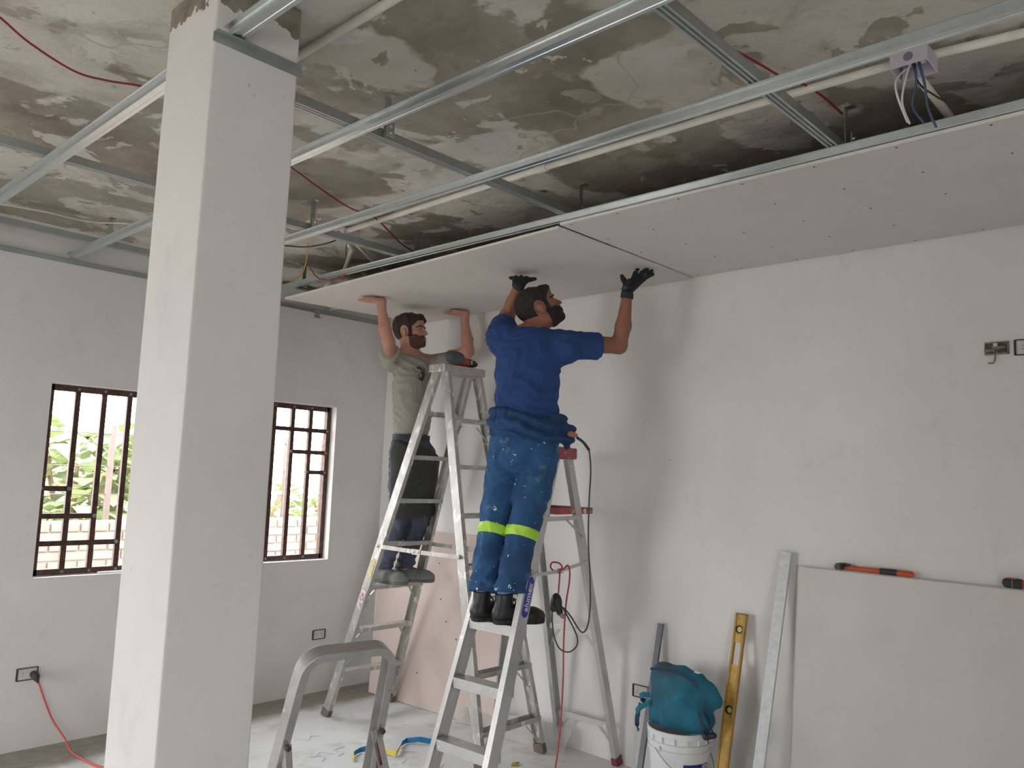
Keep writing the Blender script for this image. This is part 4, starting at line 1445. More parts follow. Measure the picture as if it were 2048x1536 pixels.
# ---- man in the grey shirt on the tall ladder ----------------------------------------
SKIN_G = M('fair_skin', (.50, .255, .185), .55, 0, .07, 20, .05, 120, sss=.06)
G0 = np.array([3.60, 4.42, .871])
Fg = unit((.30, -.95, 0)); Rg = unit((-.95, -.30, 0))     # his own right hand is on the -x side
TG = np.stack([Rg, Fg, [0, 0, 1]], 1)
gc, gR = head_frame((3.535, 4.325, 2.578), (.42, -.89, .17))
gshR, gelR, gwrR = np.array([3.415, 4.370, 2.405]), np.array([3.245, 4.190, 2.462]), np.array([3.200, 4.225, 2.690])
gshL, gelL, gwrL = np.array([3.765, 4.290, 2.400]), np.array([3.815, 4.030, 2.462]), np.array([3.835, 4.100, 2.695])
gbody = Field()
Wg = add_head(gbody, gc, gR, 1.0)
skull_g = Field(); add_head(skull_g, gc, gR, 1.0)
gneck = np.array([3.575, 4.350, 2.405])
gbody.cone(Wg(0, -.025, -.060), gneck, .054, .062, .03)
gbody.ell((3.590, 4.335, 2.22), (.140, .088, .20), TG, .04)
gbody.ell((3.620, 4.375, 1.95), (.130, .082, .24), TG, .05)
gbody.cone(gshL, gshR, .048, .048, .05)
gbody.chain([gshR, gelR], [.052, .041], .03)
gbody.chain([gelR, (gelR + gwrR) / 2 + [-.004, -.006, -.03], gwrR], [.041, .040, .026], .02)
gbody.chain([gshL, gelL], [.052, .041], .03)
gbody.chain([gelL, (gelL + gwrL) / 2 + [.004, -.006, -.03], gwrL], [.041, .040, .026], .02)
zr, zl = board_z(3.19, 4.25), board_z(3.82, 4.15)
hgR = np.array([3.205, 4.215, zr - .026]); hgL = np.array([3.845, 4.090, zl - .026])
gbody.cone(gwrR, hgR, .026, .022, .02)
gbody.cone(gwrL, hgL, .026, .022, .02)
add_hand(gbody, hgR, unit((-.70, .70, -.04)), (0, 0, 1), unit((-.70, -.70, 0)), .95, .08, (.55, .8))
add_hand(gbody, hgL, unit((-.66, .75, -.04)), (0, 0, 1), unit((-.70, -.70, 0)), .95, .06, (.40, .9))
gkR, gaR = np.array([3.565, 4.370, 1.30]), np.array([3.490, 4.435, .955])
gkL, gaL = np.array([3.690, 4.310, 1.30]), np.array([3.640, 4.405, .955])
ghR, ghL = np.array([3.585, 4.400, 1.74]), np.array([3.735, 4.365, 1.74])
for h_, k_, a_ in ((ghR, gkR, gaR), (ghL, gkL, gaL)):
    gbody.chain([h_, k_, a_], [.070, .048, .036], .03)
gfR, gfL = unit((.20, -.98, 0)), unit((.60, -.80, 0))
for a_, fd_ in ((gaR, gfR), (gaL, gfL)):
    gbody.cone(a_, a_ + fd_ * .12 + [0, 0, -.045], .034, .026, .02)
lo, hi = gbody.bounds()
man_g = sculpt('person', lambda x, y, z: gbody.eval(x, y, z), lo, hi, .0048, SKIN_G, None, G0)
tag(man_g, 'bearded man in grey t-shirt on the tall ladder, bare hands pressing the ceiling board up', 'person')
HAIR_G = M('dark_brown_hair', (.040, .020, .014), .7, 0, .3, 60, .4, 220)
facial(man_g, gc, gR, Wg, 1.0, HAIR_G, .010, M('brown_beard', (.105, .050, .034), .85, 0, .3, 90, .4, 260), .0034, skull_g, .016, 4)
for sx in (-1, 1):
    eye(man_g, Wg, gR, 1.0, sx, M('dark_iris', (.03, .02, .015), .3))

def tee_material():
    mt = M('grey_tshirt', (.335, .325, .275), .9, 0, .10, 6, .25, 240)
    nt = mt.node_tree
    p = nt.nodes['Principled BSDF']
    old = p.inputs['Base Color'].links[0].from_socket
    tc = nt.nodes.new('ShaderNodeTexCoord')
    # faded dark chest print, a patch that fades out towards its rim
    cc_ = np.array([3.560, 4.225, 2.300]) - G0
    sub = nt.nodes.new('ShaderNodeVectorMath'); sub.operation = 'DISTANCE'
    mp = mapped(nt, tc.outputs['Object'], (1, 1, .85))
    nt.links.new(mp, sub.inputs[0])
    sub.inputs[1].default_value = (cc_[0], cc_[1], cc_[2] * .85)
    rim = ramp(nt, sub.outputs['Value'], .045, .105, (1, 1, 1, 1), (0, 0, 0, 1))
    ml = nt.nodes.new('ShaderNodeMath'); ml.operation = 'MULTIPLY'
    nt.links.new(noise(nt, tc.outputs['Object'], 38, 4, .6, .8), ml.inputs[0])
    nt.links.new(rim, ml.inputs[1])
    nt.links.new(mixc(nt, ramp(nt, ml.outputs[0], .46, .52), old, (.045, .045, .035)), p.inputs['Base Color'])
    return mt
gs = Field()
gs.ell((3.585, 4.335, 2.205), (.170, .120, .235), TG, .05)
gs.ell((3.630, 4.375, 1.985), (.160, .125, .20), TG, .07)
gs.cone(gshL + [-.01, 0, -.035], gshR + [.01, 0, -.035], .070, .070, .06)
gs.cone(gneck + [0, 0, -.02], gneck + [0, 0, .01], .074, .068, .04)
gslR, gslL = gshR + (gelR - gshR) * .42, gshL + (gelL - gshL) * .52
gs.cone(gshR + [0, 0, -.022], gslR + [0, 0, -.014], .072, .068, .04)
gs.cone(gshL + [0, 0, -.022], gslL + [0, 0, -.014], .072, .068, .04)
def gshirt_fn(x, y, z):
    X, Y, Z = grid3(x, y, z)
    D = gs.eval(x, y, z) + wrinkle(x, y, z, .0048, 75, 8)
    D = D + .003 * np.sin(40 * (X + Y) + 12 * Z) * np.clip((2.2 - Z) / .2, 0, 1)
    D = np.maximum(D, -(Z - 1.862 + .05 * (X - 3.62)))
    for e_, a_ in ((gslR, gelR - gshR), (gslL, gelL - gshL)):
        D = np.maximum(D, np.minimum(half(x, y, z, e_, a_), .130 - np.sqrt((X - e_[0]) ** 2 + (Y - e_[1]) ** 2 + (Z - e_[2]) ** 2)))
    nk = np.sqrt((X - gneck[0]) ** 2 + (Y - gneck[1]) ** 2) - .063
    D = np.maximum(D, np.minimum(half(x, y, z, gneck + [0, 0, .022], unit((.08, -.24, 1)) * 1), .088 - np.sqrt((X - gneck[0]) ** 2 + (Y - gneck[1]) ** 2)))
    D = np.maximum(D, np.minimum(-nk, half(x, y, z, gneck + [0, 0, -.004], (0, 0, 1))))
    return D
lo, hi = gs.bounds()
sculpt('tshirt', gshirt_fn, lo, hi, .006, tee_material(), man_g)
JEAN = M('grey_blue_jeans', (.075, .085, .125), .9, 0, .35, 7, .3, 260, spots=[((.17, .19, .25), 9, .58, .75)])
gt = Field()
gt.ell((3.640, 4.380, 1.775), (.165, .128, .160), TG, .05)
ghmR, ghmL = np.array([3.492, 4.430, .950]), np.array([3.645, 4.400, .955])
gt.chain([ghR, (ghR + gkR) / 2, gkR, ghmR], [.096, .088, .072, .058], .02)
gt.chain([ghL, (ghL + gkL) / 2, gkL, ghmL], [.096, .088, .072, .060], .02)
def jean_fn(x, y, z):
    X, Y, Z = grid3(x, y, z)
    D = gt.eval(x, y, z) + wrinkle(x, y, z, .0045, 60, 11)
    D = D + .0055 * np.sin(120 * Z + 25 * X) * np.clip((1.10 - Z) / .1, 0, 1)
    return np.maximum(np.maximum(D, .962 - Z), Z - 1.90)
lo, hi = gt.bounds()
sculpt('jeans', jean_fn, lo, hi, .006, JEAN, man_g)
# short dark work apron hanging from the waist
APR = M('dark_work_apron', (.050, .052, .046), .9, 0, .3, 8, .3, 200, spots=[((.20, .20, .18), 24, .68, .74)])
def apron_reg(x, y, z):
    X, Y, Z = grid3(x, y, z)
    u = (X - 3.63) * Rg[0] + (Y - 4.38) * Rg[1]
    f = (X - 3.63) * Fg[0] + (Y - 4.38) * Fg[1]
    return np.maximum(np.maximum(np.abs(Z - 1.55 - .02 * np.sin(8 * u)) - .235 + np.clip(-u * .25, -.03, .08), np.abs(u) - .185), -f - .045)
ga = Field()
ga.ell((3.640, 4.380, 1.76), (.170, .132, .170), TG, .06)
ga.cone((3.59, 4.385, 1.70), (3.575, 4.365, 1.33), .115, .110, .09)
ga.cone((3.73, 4.35, 1.70), (3.695, 4.310, 1.36), .112, .100, .09)
lo, hi = ga.bounds()
sculpt('work_apron', lambda x, y, z: np.maximum(np.maximum(ga.eval(x, y, z) + wrinkle(x, y, z, .004, 22, 2) - .003, apron_reg(x, y, z)), -(gt.eval(x, y, z) - .002)), lo, hi, .006, APR, man_g)
MB().sweep([(-.004, -.018), (.004, -.018), (.004, .018), (-.004, .018)], [np.array([3.637, 4.379, 1.856]) + Rg * .149 * math.cos(a) + Fg * .117 * math.sin(a) for a in np.linspace(0, 2 * math.pi, 33)[:-1]],
           [Rg * math.cos(a) + Fg * math.sin(a) for a in np.linspace(0, 2 * math.pi, 33)[:-1]], closed=True).build('belt', M('dark_belt', (.03, .03, .045), .7), man_g)
GBOOT = M('grey_suede_shoe', (.20, .205, .20), .9, 0, .22, 14, .2, 160)
GSOLE = M('grey_sole', (.14, .14, .135), .9)
zst = .2852 * 3 + .0157
work_shoe((3.475, 4.495, zst), gfR, man_g, GBOOT, GSOLE, .075, False)
work_shoe((3.612, 4.452, zst), gfL, man_g, GBOOT, GSOLE, .075, False)

# ------------------------------------------------------------------ tools on and by the ladders
BLKP = M('black_plastic', (.025, .026, .030), .5, 0, .2, 30)
GRYP = M('dark_grey_plastic', (.065, .075, .08), .55, 0, .15, 30)
REDT = M('red_tool_plastic', (.32, .045, .04), .5)
capz = 2.2835 + .029
dr0 = np.array([3.44, 3.845, capz])
dd = unit((.99, .02, 0))
t = thing('cordless_drill', tuple(dr0), 'dark cordless drill with a red band lying on top of the tall ladder', 'drill')
f = Field()
q = lambda a, b, c: dr0 + dd * a + np.cross([0, 0, 1], dd) * b + np.array([0, 0, c])
f.chain([q(.10, .0, .036), q(.20, .0, .034)], [.031, .030], .015)
f.cone(q(.10, 0, .036), q(.035, -.055, .033), .021, .022, .02)
sculpt('motor_housing', lambda x, y, z: f.eval(x, y, z), *f.bounds(), .004, REDT, t)
f2 = Field().ell(q(.015, -.075, .042), (.048, .036, .040), rotz(.4), .01).cone(q(-.02, -.07, .042), q(.045, -.085, .042), .036, .034, .02)
sculpt('battery_pack', lambda x, y, z: f2.eval(x, y, z), *f2.bounds(), .004, GRYP, t)
MB().lathe([(.031, 0), (.031, .026), (.028, .03)], q(.200, 0, .034), dd, 24).build('gear_collar', M('black_label_band', (.03, .03, .035), .4), t, smooth=True, angle=40)
MB().box(q(.212, -.030, .036), (.010, .004, .022)).build('torque_mark', M('pale_mark', (.60, .60, .58), .6), t)
MB().lathe([(.024, 0), (.024, .030), (.016, .052), (.009, .062), (.006, .064)], q(.230, 0, .034), dd, 20).build('chuck', BLKP, t, smooth=True, angle=40)

# screw gun tucked behind the knot of the overall
sg0 = np.array([3.296, 2.662, 1.800])
t = thing('screw_gun', tuple(sg0), 'corded screw gun with orange handle at the blue man hip, black cable hanging down', 'power tool')
f = Field().chain([sg0 + [-.02, .04, .03], sg0 + [-.002, .014, .048], sg0 + [.016, -.010, .040]], [.012, .016, .012], .01)
sculpt('handle', lambda x, y, z: f.eval(x, y, z), *f.bounds(), .004, M('orange_tool_plastic', (.48, .20, .09), .5), t)
cpts = [(3.312, 2.646, 1.830), (3.340, 2.622, 1.805), (3.362, 2.600, 1.765), (3.380, 2.600, 1.66), (3.392, 2.615, 1.50), (3.400, 2.620, 1.30), (3.430, 2.625, 1.10), (3.440, 2.628, .96), (3.440, 2.640, .86),
        (3.438, 2.668, .820), (3.434, 2.700, .838), (3.425, 2.735, .885), (3.415, 2.775, .925), (3.405, 2.800, .940)]
MB().tube(spline(cpts[:3], 6), .0075, 8).build('strain_relief', BLKP, t, smooth=True)
MB().tube(spline(cpts[2:], 8), .0042, 8).build('cable', M('black_cable', (.055, .048, .052), .5), t, smooth=True)
l0 = np.array([3.405, 2.795, .945])
loop = [l0 + [0, 0, 0], l0 + [.01, -.035, -.05], l0 + [.015, -.085, -.12], l0 + [.016, -.105, -.165], l0 + [.014, -.095, -.205], l0 + [.01, -.05, -.235], l0 + [.004, .005, -.225], l0 + [0, .040, -.17], l0 + [0, .056, -.10], l0 + [0, .060, -.03]]
MB().tube(spline(loop, 8), .0040, 8).build('cable', M('black_cable', (.055, .048, .052), .5), t, smooth=True)

# red extension lead knotted on the spreader, socket hanging
t = thing('extension_lead', (3.40, 2.80, .90), 'red extension lead knotted round the spreader of the stepladder, its black socket hanging', 'extension lead')
REDC = M('red_cable', (.52, .075, .085), .5)
f = Field().ell((3.40, 2.825, .965), (.026, .030, .040), None, .01).cone((3.402, 2.825, .95), (3.404, 2.800, .905), .026, .017, .02).ell((3.398, 2.842, .925), (.018, .02, .022), None, .01)
sculpt('socket', lambda x, y, z: f.eval(x, y, z), *f.bounds(), .004, BLKP, t)
MB().lathe([(.013, 0), (.013, .025), (.008, .035)], (3.404, 2.800, .905), unit((.1, -.6, -.6)), 14).build('plug_end', M('dusty_pink_plastic', (.42, .26, .27), .6), t, smooth=True, angle=40)
MB().tube(spline([(3.40, 2.812, .995), (3.405, 2.812, 1.06), (3.41, 2.812, 1.115), (3.42, 2.808, 1.142), (3.42, 2.83, 1.160), (3.41, 2.868, 1.160), (3.41, 2.880, 1.135), (3.41, 2.852, 1.118), (3.425, 2.806, 1.130), (3.44, 2.785, 1.152),
                  (3.44, 2.770, 1.12), (3.435, 2.768, 1.06), (3.43, 2.782, .94), (3.43, 2.790, .75), (3.44, 2.795, .55), (3.47, 2.83, .30), (3.53, 2.90, .08), (3.58, 2.96, .008), (3.62, 3.02, .006), (3.45, 3.05, .006), (3.0, 2.85, .006)], 7), .0046, 8).build('cable', REDC, t, smooth=True)

# ------------------------------------------------------------------ along the blank wall
# pinkish boards leaning in the corner
PINK = M('pink_plasterboard_back', (.62, .515, .465), .85, 0, .05, 4, .05, 150)
def leaning(name, y0, y1, xb, xt, h, th, label, cat, paper, screws=()):
    return slab_board(name, [(xb, y0, .002), (xb, y1, .002), (xt, y1, h), (xt, y0, h)], th, label, cat, None, 4, 4, screws, paper)
def lean_pts(y0, y1, xb0, xb1, xt, h):
    return [(xb0, y0, .003), (xt, y0, h), (xt, y1, h), (xb1, y1, .003)]
o = slab_board('plasterboard_offcut', [(3.865, 3.715, .003), (3.805, 4.925, .003), (3.972, 5.06, 1.195), (3.978, 3.715, 1.20)][::-1], -.0125, 'pinkish plasterboard sheet leaning in the room corner behind the ladders', 'plasterboard', None, 6, 6,
               [], PINK)
sm = MB()
for yy, zz in ((4.36, .98), (4.30, .74), (4.22, .60), (4.10, .50), (4.45, .22), (4.02, .30)):
    xx = 3.845 + (3.975 - 3.845) * zz / 1.2
    sm.ball((xx - .014, yy, zz), (.003, .006, .006), 4)
tag(sm.build('screw_holes', SCREW, o), kind='stuff')

# board stack that serves as a shelf for tools
slab_board('plasterboard', [(3.832, -.66, .002), (3.832, 1.735, .002), (3.962, 1.735, 1.222), (3.962, -.66, 1.222)][::-1], -.0125, 'white plasterboard leaning on the blank wall, front one of the pair under the hammer', 'plasterboard', None, 4, 4)
slab_board('plasterboard', [(3.852, -.64, .002), (3.852, 1.75, .002), (3.981, 1.75, 1.226), (3.981, -.64, 1.226)][::-1], -.0125, 'white plasterboard leaning behind the front one against the blank wall', 'plasterboard', None, 4, 4)

def stud(p0, p1, w, d, mat, name, label, cat, aref):
    o = MB().sweep(solid([(d, -w / 2 + .004), (d, -w / 2), (0, -w / 2), (0, w / 2), (d, w / 2), (d, w / 2 - .004)], .0016), [p0, p1], aref).build(name, mat, None, loc=p0)
    return tag(o, label, cat)
stud((3.672, 1.850, .002), (3.955, 1.800, 1.290), .048, .030, M('bright_galvanized', (.74, .77, .79), .38, .55, .10, 40, .05, 120), 'steel_stud', 'bright galvanized steel channel leaning beside the white board pair', 'steel channel', (1, .25, 0))
stud((3.775, 2.545, .002), (3.965, 2.535, .830), .026, .022, M('dark_steel', (.16, .17, .185), .5, .5, .2, 20), 'dark_steel_channel', 'narrow dark steel channel leaning behind the bucket with the blue bag', 'steel channel', (1, .2, 0))

# yellow spirit level
lv0, lv1 = np.array([3.745, 2.055, .002]), np.array([3.968, 2.040, .945])
t = thing('spirit_level', tuple(lv0), 'long yellow spirit level leaning on the blank wall between bucket and steel channel', 'spirit level')
YEL = M('worn_yellow_paint', (.60, .37, .075), .55, 0, .25, 14, .1, 80, spots=[((.35, .22, .07), 20, .62, .72)])
dl = unit(lv1 - lv0); al = unit((0, 1, 0) - dl * dl[1]); nl = np.cross(dl, al)     # nl points to the room
if nl[0] > 0: nl = -nl
LL = np.linalg.norm(lv1 - lv0)
P = lambda s_, a, c=0: lv0 + dl * s_ + al * a + nl * c
def lbox(s0, s1, a0, a1, c0, c1, name, mat, par=t):
    v = [P(s_, a, c) for s_ in (s0, s1) for a in (a0, a1) for c in (c0, c1)]
    return MB().add(v, [(0, 1, 3, 2), (4, 6, 7, 5), (0, 4, 5, 1), (2, 3, 7, 6), (0, 2, 6, 4), (1, 5, 7, 3)]).build(name, mat, par)
wdt = .030
lbox(0, LL, -wdt, -wdt + .010, 0, .022, 'edge_flange', M('dark_yellow_paint', (.46, .25, .05), .55, 0, .2, 14))
lbox(0, LL, wdt - .010, wdt, 0, .022, 'edge_flange', M('dark_yellow_paint', (.46, .25, .05), .55, 0, .2, 14))
lbox(0, LL - .250, -wdt + .010, wdt - .010, .005, .016, 'web', YEL)
lbox(LL - .140, LL, -wdt + .010, wdt - .010, .005, .016, 'web', YEL)
for s_ in (.50, LL - .075):
    v = MB().lathe([(.021, .0), (.021, .0035), (.015, .0035), (.015, 0)], P(s_, 0, .016), nl, 24).build('vial_ring', M('black_vial_ring', (.02, .02, .02), .5), t)
    MB().lathe([(.014, 0), (.014, .0025)], P(s_, -.004, .016), nl, 20).build('vial', M('vial_yellow', (.62, .50, .10), .3), t)
lbox(LL, LL + .006, -wdt, wdt, 0, .022, 'end_cap', M('brown_end', (.22, .13, .06), .7))

# bucket and bag
BC = np.array([3.735, 2.265, 0])
t = thing('bucket', (BC[0], BC[1], 0), 'white plastic bucket with a blue label standing by the blank wall under the blue bag', 'bucket')
WPL = M('white_bucket_plastic', (.74, .75, .76), .4, 0, .04, 8, spots=[((.60, .58, .54), 12, .68, .80)])
MB().lathe([(.001, .004), (.128, .004), (.130, 0), (.132, .004), (.150, .285), (.158, .285), (.158, .297), (.151, .299), (.1515, .318), (.160, .318), (.160, .331), (.1525, .333), (.153, .362), (.161, .362), (.163, .385), (.158, .388), (.152, .385), (.146, .30), (.128, .012), (.001, .012)], BC, (0, 0, 1), 48).build('pail', WPL, t, smooth=True, angle=35)
for i in range(16):
    a = 2 * math.pi * i / 16
    MB().box(BC + [.1565 * math.cos(a), .1565 * math.sin(a), .348], (.012, .003, .026), rotz(a)).build('rim_rib', WPL, t)
def curved(a0, a1, z0, z1, r, name, mat, th=.0012):
    mb = MB()
    n_ = 14
    vs = []
    for i in range(n_ + 1):
        a = a0 + (a1 - a0) * i / n_
        for zz, rr in ((z0, r + (z0 - .285) * .064), (z1, r + (z1 - .285) * .064)):
            vs.append(BC + [rr * math.cos(a), rr * math.sin(a), zz])
    for i in range(n_ + 1):
        a = a0 + (a1 - a0) * i / n_
        for zz, rr in ((z0, r - th + (z0 - .285) * .064), (z1, r - th + (z1 - .285) * .064)):
            vs.append(BC + [rr * math.cos(a), rr * math.sin(a), zz])
    k = 2 * (n_ + 1)
    fs = [(2 * i, 2 * i + 2, 2 * i + 3, 2 * i + 1) for i in range(n_)] + [(k + 2 * i, k + 2 * i + 1, k + 2 * i + 3, k + 2 * i + 2) for i in range(n_)]
    fs += [(2 * i + 1, 2 * i + 3, k + 2 * i + 3, k + 2 * i + 1) for i in range(n_)]
    return mb.add(vs, fs).build(name, mat, t)
curved(math.radians(219), math.radians(277), .03, .245, .1525, 'label', M('deep_blue_label', (.022, .018, .20), .5))
curved(math.radians(258), math.radians(277), .05, .243, .1535, 'label_picture', M('label_picture_print', (.36, .34, .38), .5, 0, .3, 20, spots=[((.03, .03, .16), 22, .55, .62)]))
for a in (math.radians(168), math.radians(348)):
    MB().box(BC + [.156 * math.cos(a), .156 * math.sin(a), .308], (.010, .042, .040), rotz(a)).build('handle_lug', WPL, t, bevel=.003)
ha, hb_ = math.radians(168), math.radians(348)
hp = []
for i in range(17):
    tt = i / 16
    a = ha + (hb_ - ha) * tt
    hp.append(BC + [.172 * math.cos(a), .172 * math.sin(a), .308 - .15 * math.sin(math.pi * tt)])
MB().tube(hp, .0024, 6).build('wire_handle', M('wire_handle_steel', (.35, .36, .36), .4, .8), t, smooth=True)

SACK = M('blue_canvas', (.018, .145, .225), .85, 0, .3, 7, .3, 260, spots=[((.055, .095, .11), 5, .50, .70)])
SACKD = M('dark_blue_strap', (.012, .035, .075), .7, 0, .2, 20)
t = thing('tool_bag', (3.73, 2.26, .385), 'slouched blue canvas bag sitting on top of the white bucket', 'bag')
f = Field()
f.ell((3.72, 2.255, .480), (.110, .170, .105), None, .04)
f.ell((3.735, 2.270, .575), (.095, .150, .105), None, .06)
f.cone((3.74, 2.375, .630), (3.74, 2.180, .605), .050, .046, .05)
f.cone((3.71, 2.36, .43), (3.71, 2.13, .44), .060, .062, .05)
f.cone((3.76, 2.12, .60), (3.77, 2.085, .54), .040, .045, .04)
def bag_fn(x, y, z):
    X, Y, Z = grid3(x, y, z)
    D = f.eval(x, y, z) + wrinkle(x, y, z, .005, 26, 6) + .003 * np.sin(60 * Y + 30 * Z)
    return np.maximum(D, .386 - Z)
bag = sculpt('pouch', bag_fn, *f.bounds(), .005, SACK, t)
MB().sweep([(-.006, -.003), (.006, -.003), (.006, .003), (-.006, .003)], spline([(3.66, 2.395, .655), (3.655, 2.30, .668), (3.66, 2.20, .655), (3.665, 2.12, .618)], 6), (0, 0, 1)).build('flap_piping', SACKD, t)
def strap(pts, w, mat, name='strap'):
    return MB().sweep([(-w / 2, -.002), (w / 2, -.002), (w / 2, .002), (-w / 2, .002)], spline(pts, 6), (0, .3, 1)).build(name, mat, t)
strap([(3.66, 2.395, .525), (3.645, 2.43, .52), (3.66, 2.455, .50), (3.70, 2.45, .47)], .026, SACK)
strap([(3.625, 2.37, .50), (3.62, 2.43, .46), (3.63, 2.455, .43), (3.645, 2.45, .405)], .026, SACK)
strap([(3.66, 2.450, .47), (3.66, 2.47, .41), (3.655, 2.468, .36), (3.65, 2.455, .335)], .022, SACKD)
strap([(3.64, 2.10, .50), (3.625, 2.075, .47), (3.62, 2.055, .435), (3.625, 2.045, .40), (3.64, 2.05, .385)], .030, SACKD)
strap([(3.66, 2.085, .52), (3.65, 2.050, .48), (3.64, 2.025, .43), (3.645, 2.020, .405)], .024, SACKD)
g = Field().cone((3.63, 2.055, .405), (3.645, 2.020, .415), .018, .014, .01)
sculpt('buckle', lambda x, y, z: g.eval(x, y, z), *g.bounds(), .004, BLKP, t)
MB().ball((3.735, 2.165, .668), (.012, .02, .006), 7).build('white_tag', WPL, t, smooth=True)
MB().tube(spline([(3.65, 2.462, .34), (3.64, 2.470, .30), (3.645, 2.478, .16), (3.66, 2.480, .01)], 6), .0022, 5).build('drawcord', M('pale_blue_cord', (.35, .48, .55), .8), t)

# tools on the board edge
ze = 1.2275
t = thing('hammer', (3.972, 1.37, ze), 'hammer with an orange and black handle lying on the top edge of the white boards', 'hammer')
hx = 3.966
hz = lambda y: ze + .013
ORG = M('orange_grip', (.55, .085, .025), .5, 0, .1, 20)
MB().lathe([(.008, 0), (.012, .004), (.0135, .03), (.0125, .15)], (hx, 1.205, ze + .014), (0, 1, 0), 14).build('grip', ORG, t, smooth=True, angle=50)
MB().lathe([(.0142, 0), (.0142, .075)], (hx, 1.275, ze + .0145), (0, 1, 0), 14).build('grip_band', BLKP, t, smooth=True, angle=50)
MB().lathe([(.0125, 0), (.011, .10), (.009, .17)], (hx, 1.345, ze + .014), (0, 1, 0), 14).build('shaft', ORG, t, smooth=True, angle=50)
hm = MB()
hm.box((hx + .004, 1.530, ze + .018), (.070, .030, .030))
hm.lathe([(.014, 0), (.014, .02)], (hx - .030, 1.530, ze + .018), (-1, 0, 0), 14)
hm.box((hx + .004, 1.505, ze + .020), (.022, .03, .024))
hm.build('head', M('dark_hammer_steel', (.06, .05, .055), .5, .4), t, bevel=.003)
t = thing('tape_measure', (3.966, .80, ze), 'black and red tape measure sitting on the top edge of the white boards', 'tape measure')
f = Field().cone((3.962, .835, ze + .021), (3.962, .790, ze + .021), .021, .021, .008, ((1, 0, 0), 1.05))
sculpt('case', lambda x, y, z: np.maximum(f.eval(x, y, z), np.maximum(np.abs(x - 3.962)[:, None, None] - .016, ze - .0 - z[None, None, :])), *f.bounds(), .0035, BLKP, t)
MB().box((3.952, .815, ze + .0405), (.020, .035, .005)).build('lock_button', REDT, t, bevel=.001)
MB().box((3.9455, .772, ze + .022), (.004, .014, .030)).build('side_badge', REDT, t)
MB().box((3.9455, .815, ze + .022), (.003, .004, .036)).build('case_seam', M('grey_seam', (.2, .19, .18), .6), t)

# ------------------------------------------------------------------ electrical boxes in the walls
WPLATE = M('outlet_plate', (.62, .62, .60), .45)
DARKG = M('dark_gap', (.045, .04, .045), .9)
def outlet(c, n, label, recess=True, plug=False):
    n = np.array(n, float)
    s_ = np.cross([0, 0, 1], n)
    c = np.array(c, float)
    t = thing('wall_outlet', tuple(c), label, 'outlet', None)
    R = np.stack([s_, n, [0, 0, 1]], 1)
    P_ = lambda a, b, d=0: c + s_ * a + n * d + np.array([0, 0, b])
    fr = MB()
    w, h = .104, .066
    for a, b, sw, sh_ in ((0, h / 2, w, .004), (0, -h / 2, w, .004), (-w / 2, 0, .008, h), (w / 2, 0, .005, h)):
        fr.box(P_(a, b, .002), (sw, .006, sh_), R)
    fr.build('box_rim', DARKG, t)
    MB().box(P_(0, 0, .0015), (w - .018, .004, h - .012), R).build('plate', WPLATE, t, bevel=.001)
    sl = MB()
    for a in (-.022, .022):
        for b in (-.007, .007):
            sl.box(P_(a, b, .0036), (.009, .001, .0022), R)
    tag(sl.build('slots', DARKG, t), kind='stuff')
    return t, P_, R
outlet((3.507, YB - .001, .411), (0, -1, 0), 'outlet low on the window wall between the two windows and the corner')
outlet((XR - .001, 2.682, .427), (-1, 0, 0), 'outlet low on the blank wall half hidden by the blue bag')
outlet((XR - .001, .735, 2.250), (-1, 0, 0), 'outlet box cut off by the picture edge, high on the blank wall')
t, P_, R = outlet((1.592, YB - .001, .413), (0, -1, 0), 'outlet low under the grille window with a cord plugged in')
# plug and its cord
t = thing('plug_cord', (1.622, YB - .03, .40), 'red cord hanging from the outlet under the grille window down to the floor', 'cord')
f = Field().cone((1.622, YB - .012, .408), (1.624, YB - .045, .402), .020, .018, .01).cone((1.624, YB - .040, .402), (1.632, YB - .060, .375), .016, .008, .015)
sculpt('plug', lambda x, y, z: f.eval(x, y, z), *f.bounds(), .004, M('dark_plug', (.05, .03, .04), .6), t)
MB().tube(spline([(1.632, 5.103, .380), (1.655, 5.10, .32), (1.685, 5.09, .24), (1.725, 5.08, .15), (1.775, 5.03, .06), (1.785, 4.95, .012), (1.79, 4.82, .006), (1.81, 4.65, .006), (1.845, 4.50, .006), (1.85, 4.2, .006), (1.80, 3.9, .006)], 8), .0055, 8).build('cable', M('orange_red_cable', (.58, .12, .09), .5), t, smooth=True)
# broken empty box
t = thing('wall_box', (XR, .856, 2.252), 'empty broken wall box with a loose wire, high on the blank wall', 'outlet box')
RB_ = np.array([[0, -1, 0], [-1, 0, 0], [0, 0, 1]], float).T
mb = MB()
mb.box((XR - .001, .856, 2.252), (.004, .094, .052))
mb.build('recess', M('dirty_recess', (.10, .085, .065), .95, 0, .6, 60), t)
mb = MB()
for y, z, sy, sz, ry in ((.856, 2.279, .094, .006, 0), (.856, 2.228, .094, .008, 0), (.812, 2.252, .007, .05, 0), (.885, 2.244, .04, .012, 0), (.850, 2.256, .05, .010, 0)):
    mb.box((XR - .004, y, z), (.006, sy, sz))
mb.build('broken_rim', M('grey_brown_plastic', (.24, .20, .17), .8, 0, .3, 50), t)
MB().box((XR - .004, .862, 2.268), (.004, .016, .018)).build('plaster_lump', WPLATE, t)
MB().tube(spline([(XR - .006, .862, 2.235), (XR - .014, .862, 2.205), (XR - .014, .868, 2.188), (XR - .012, .880, 2.186), (XR - .010, .890, 2.190)], 6), .0028, 6).build('wire', M('dark_pink_wire', (.20, .10, .11), .6), t, smooth=True)

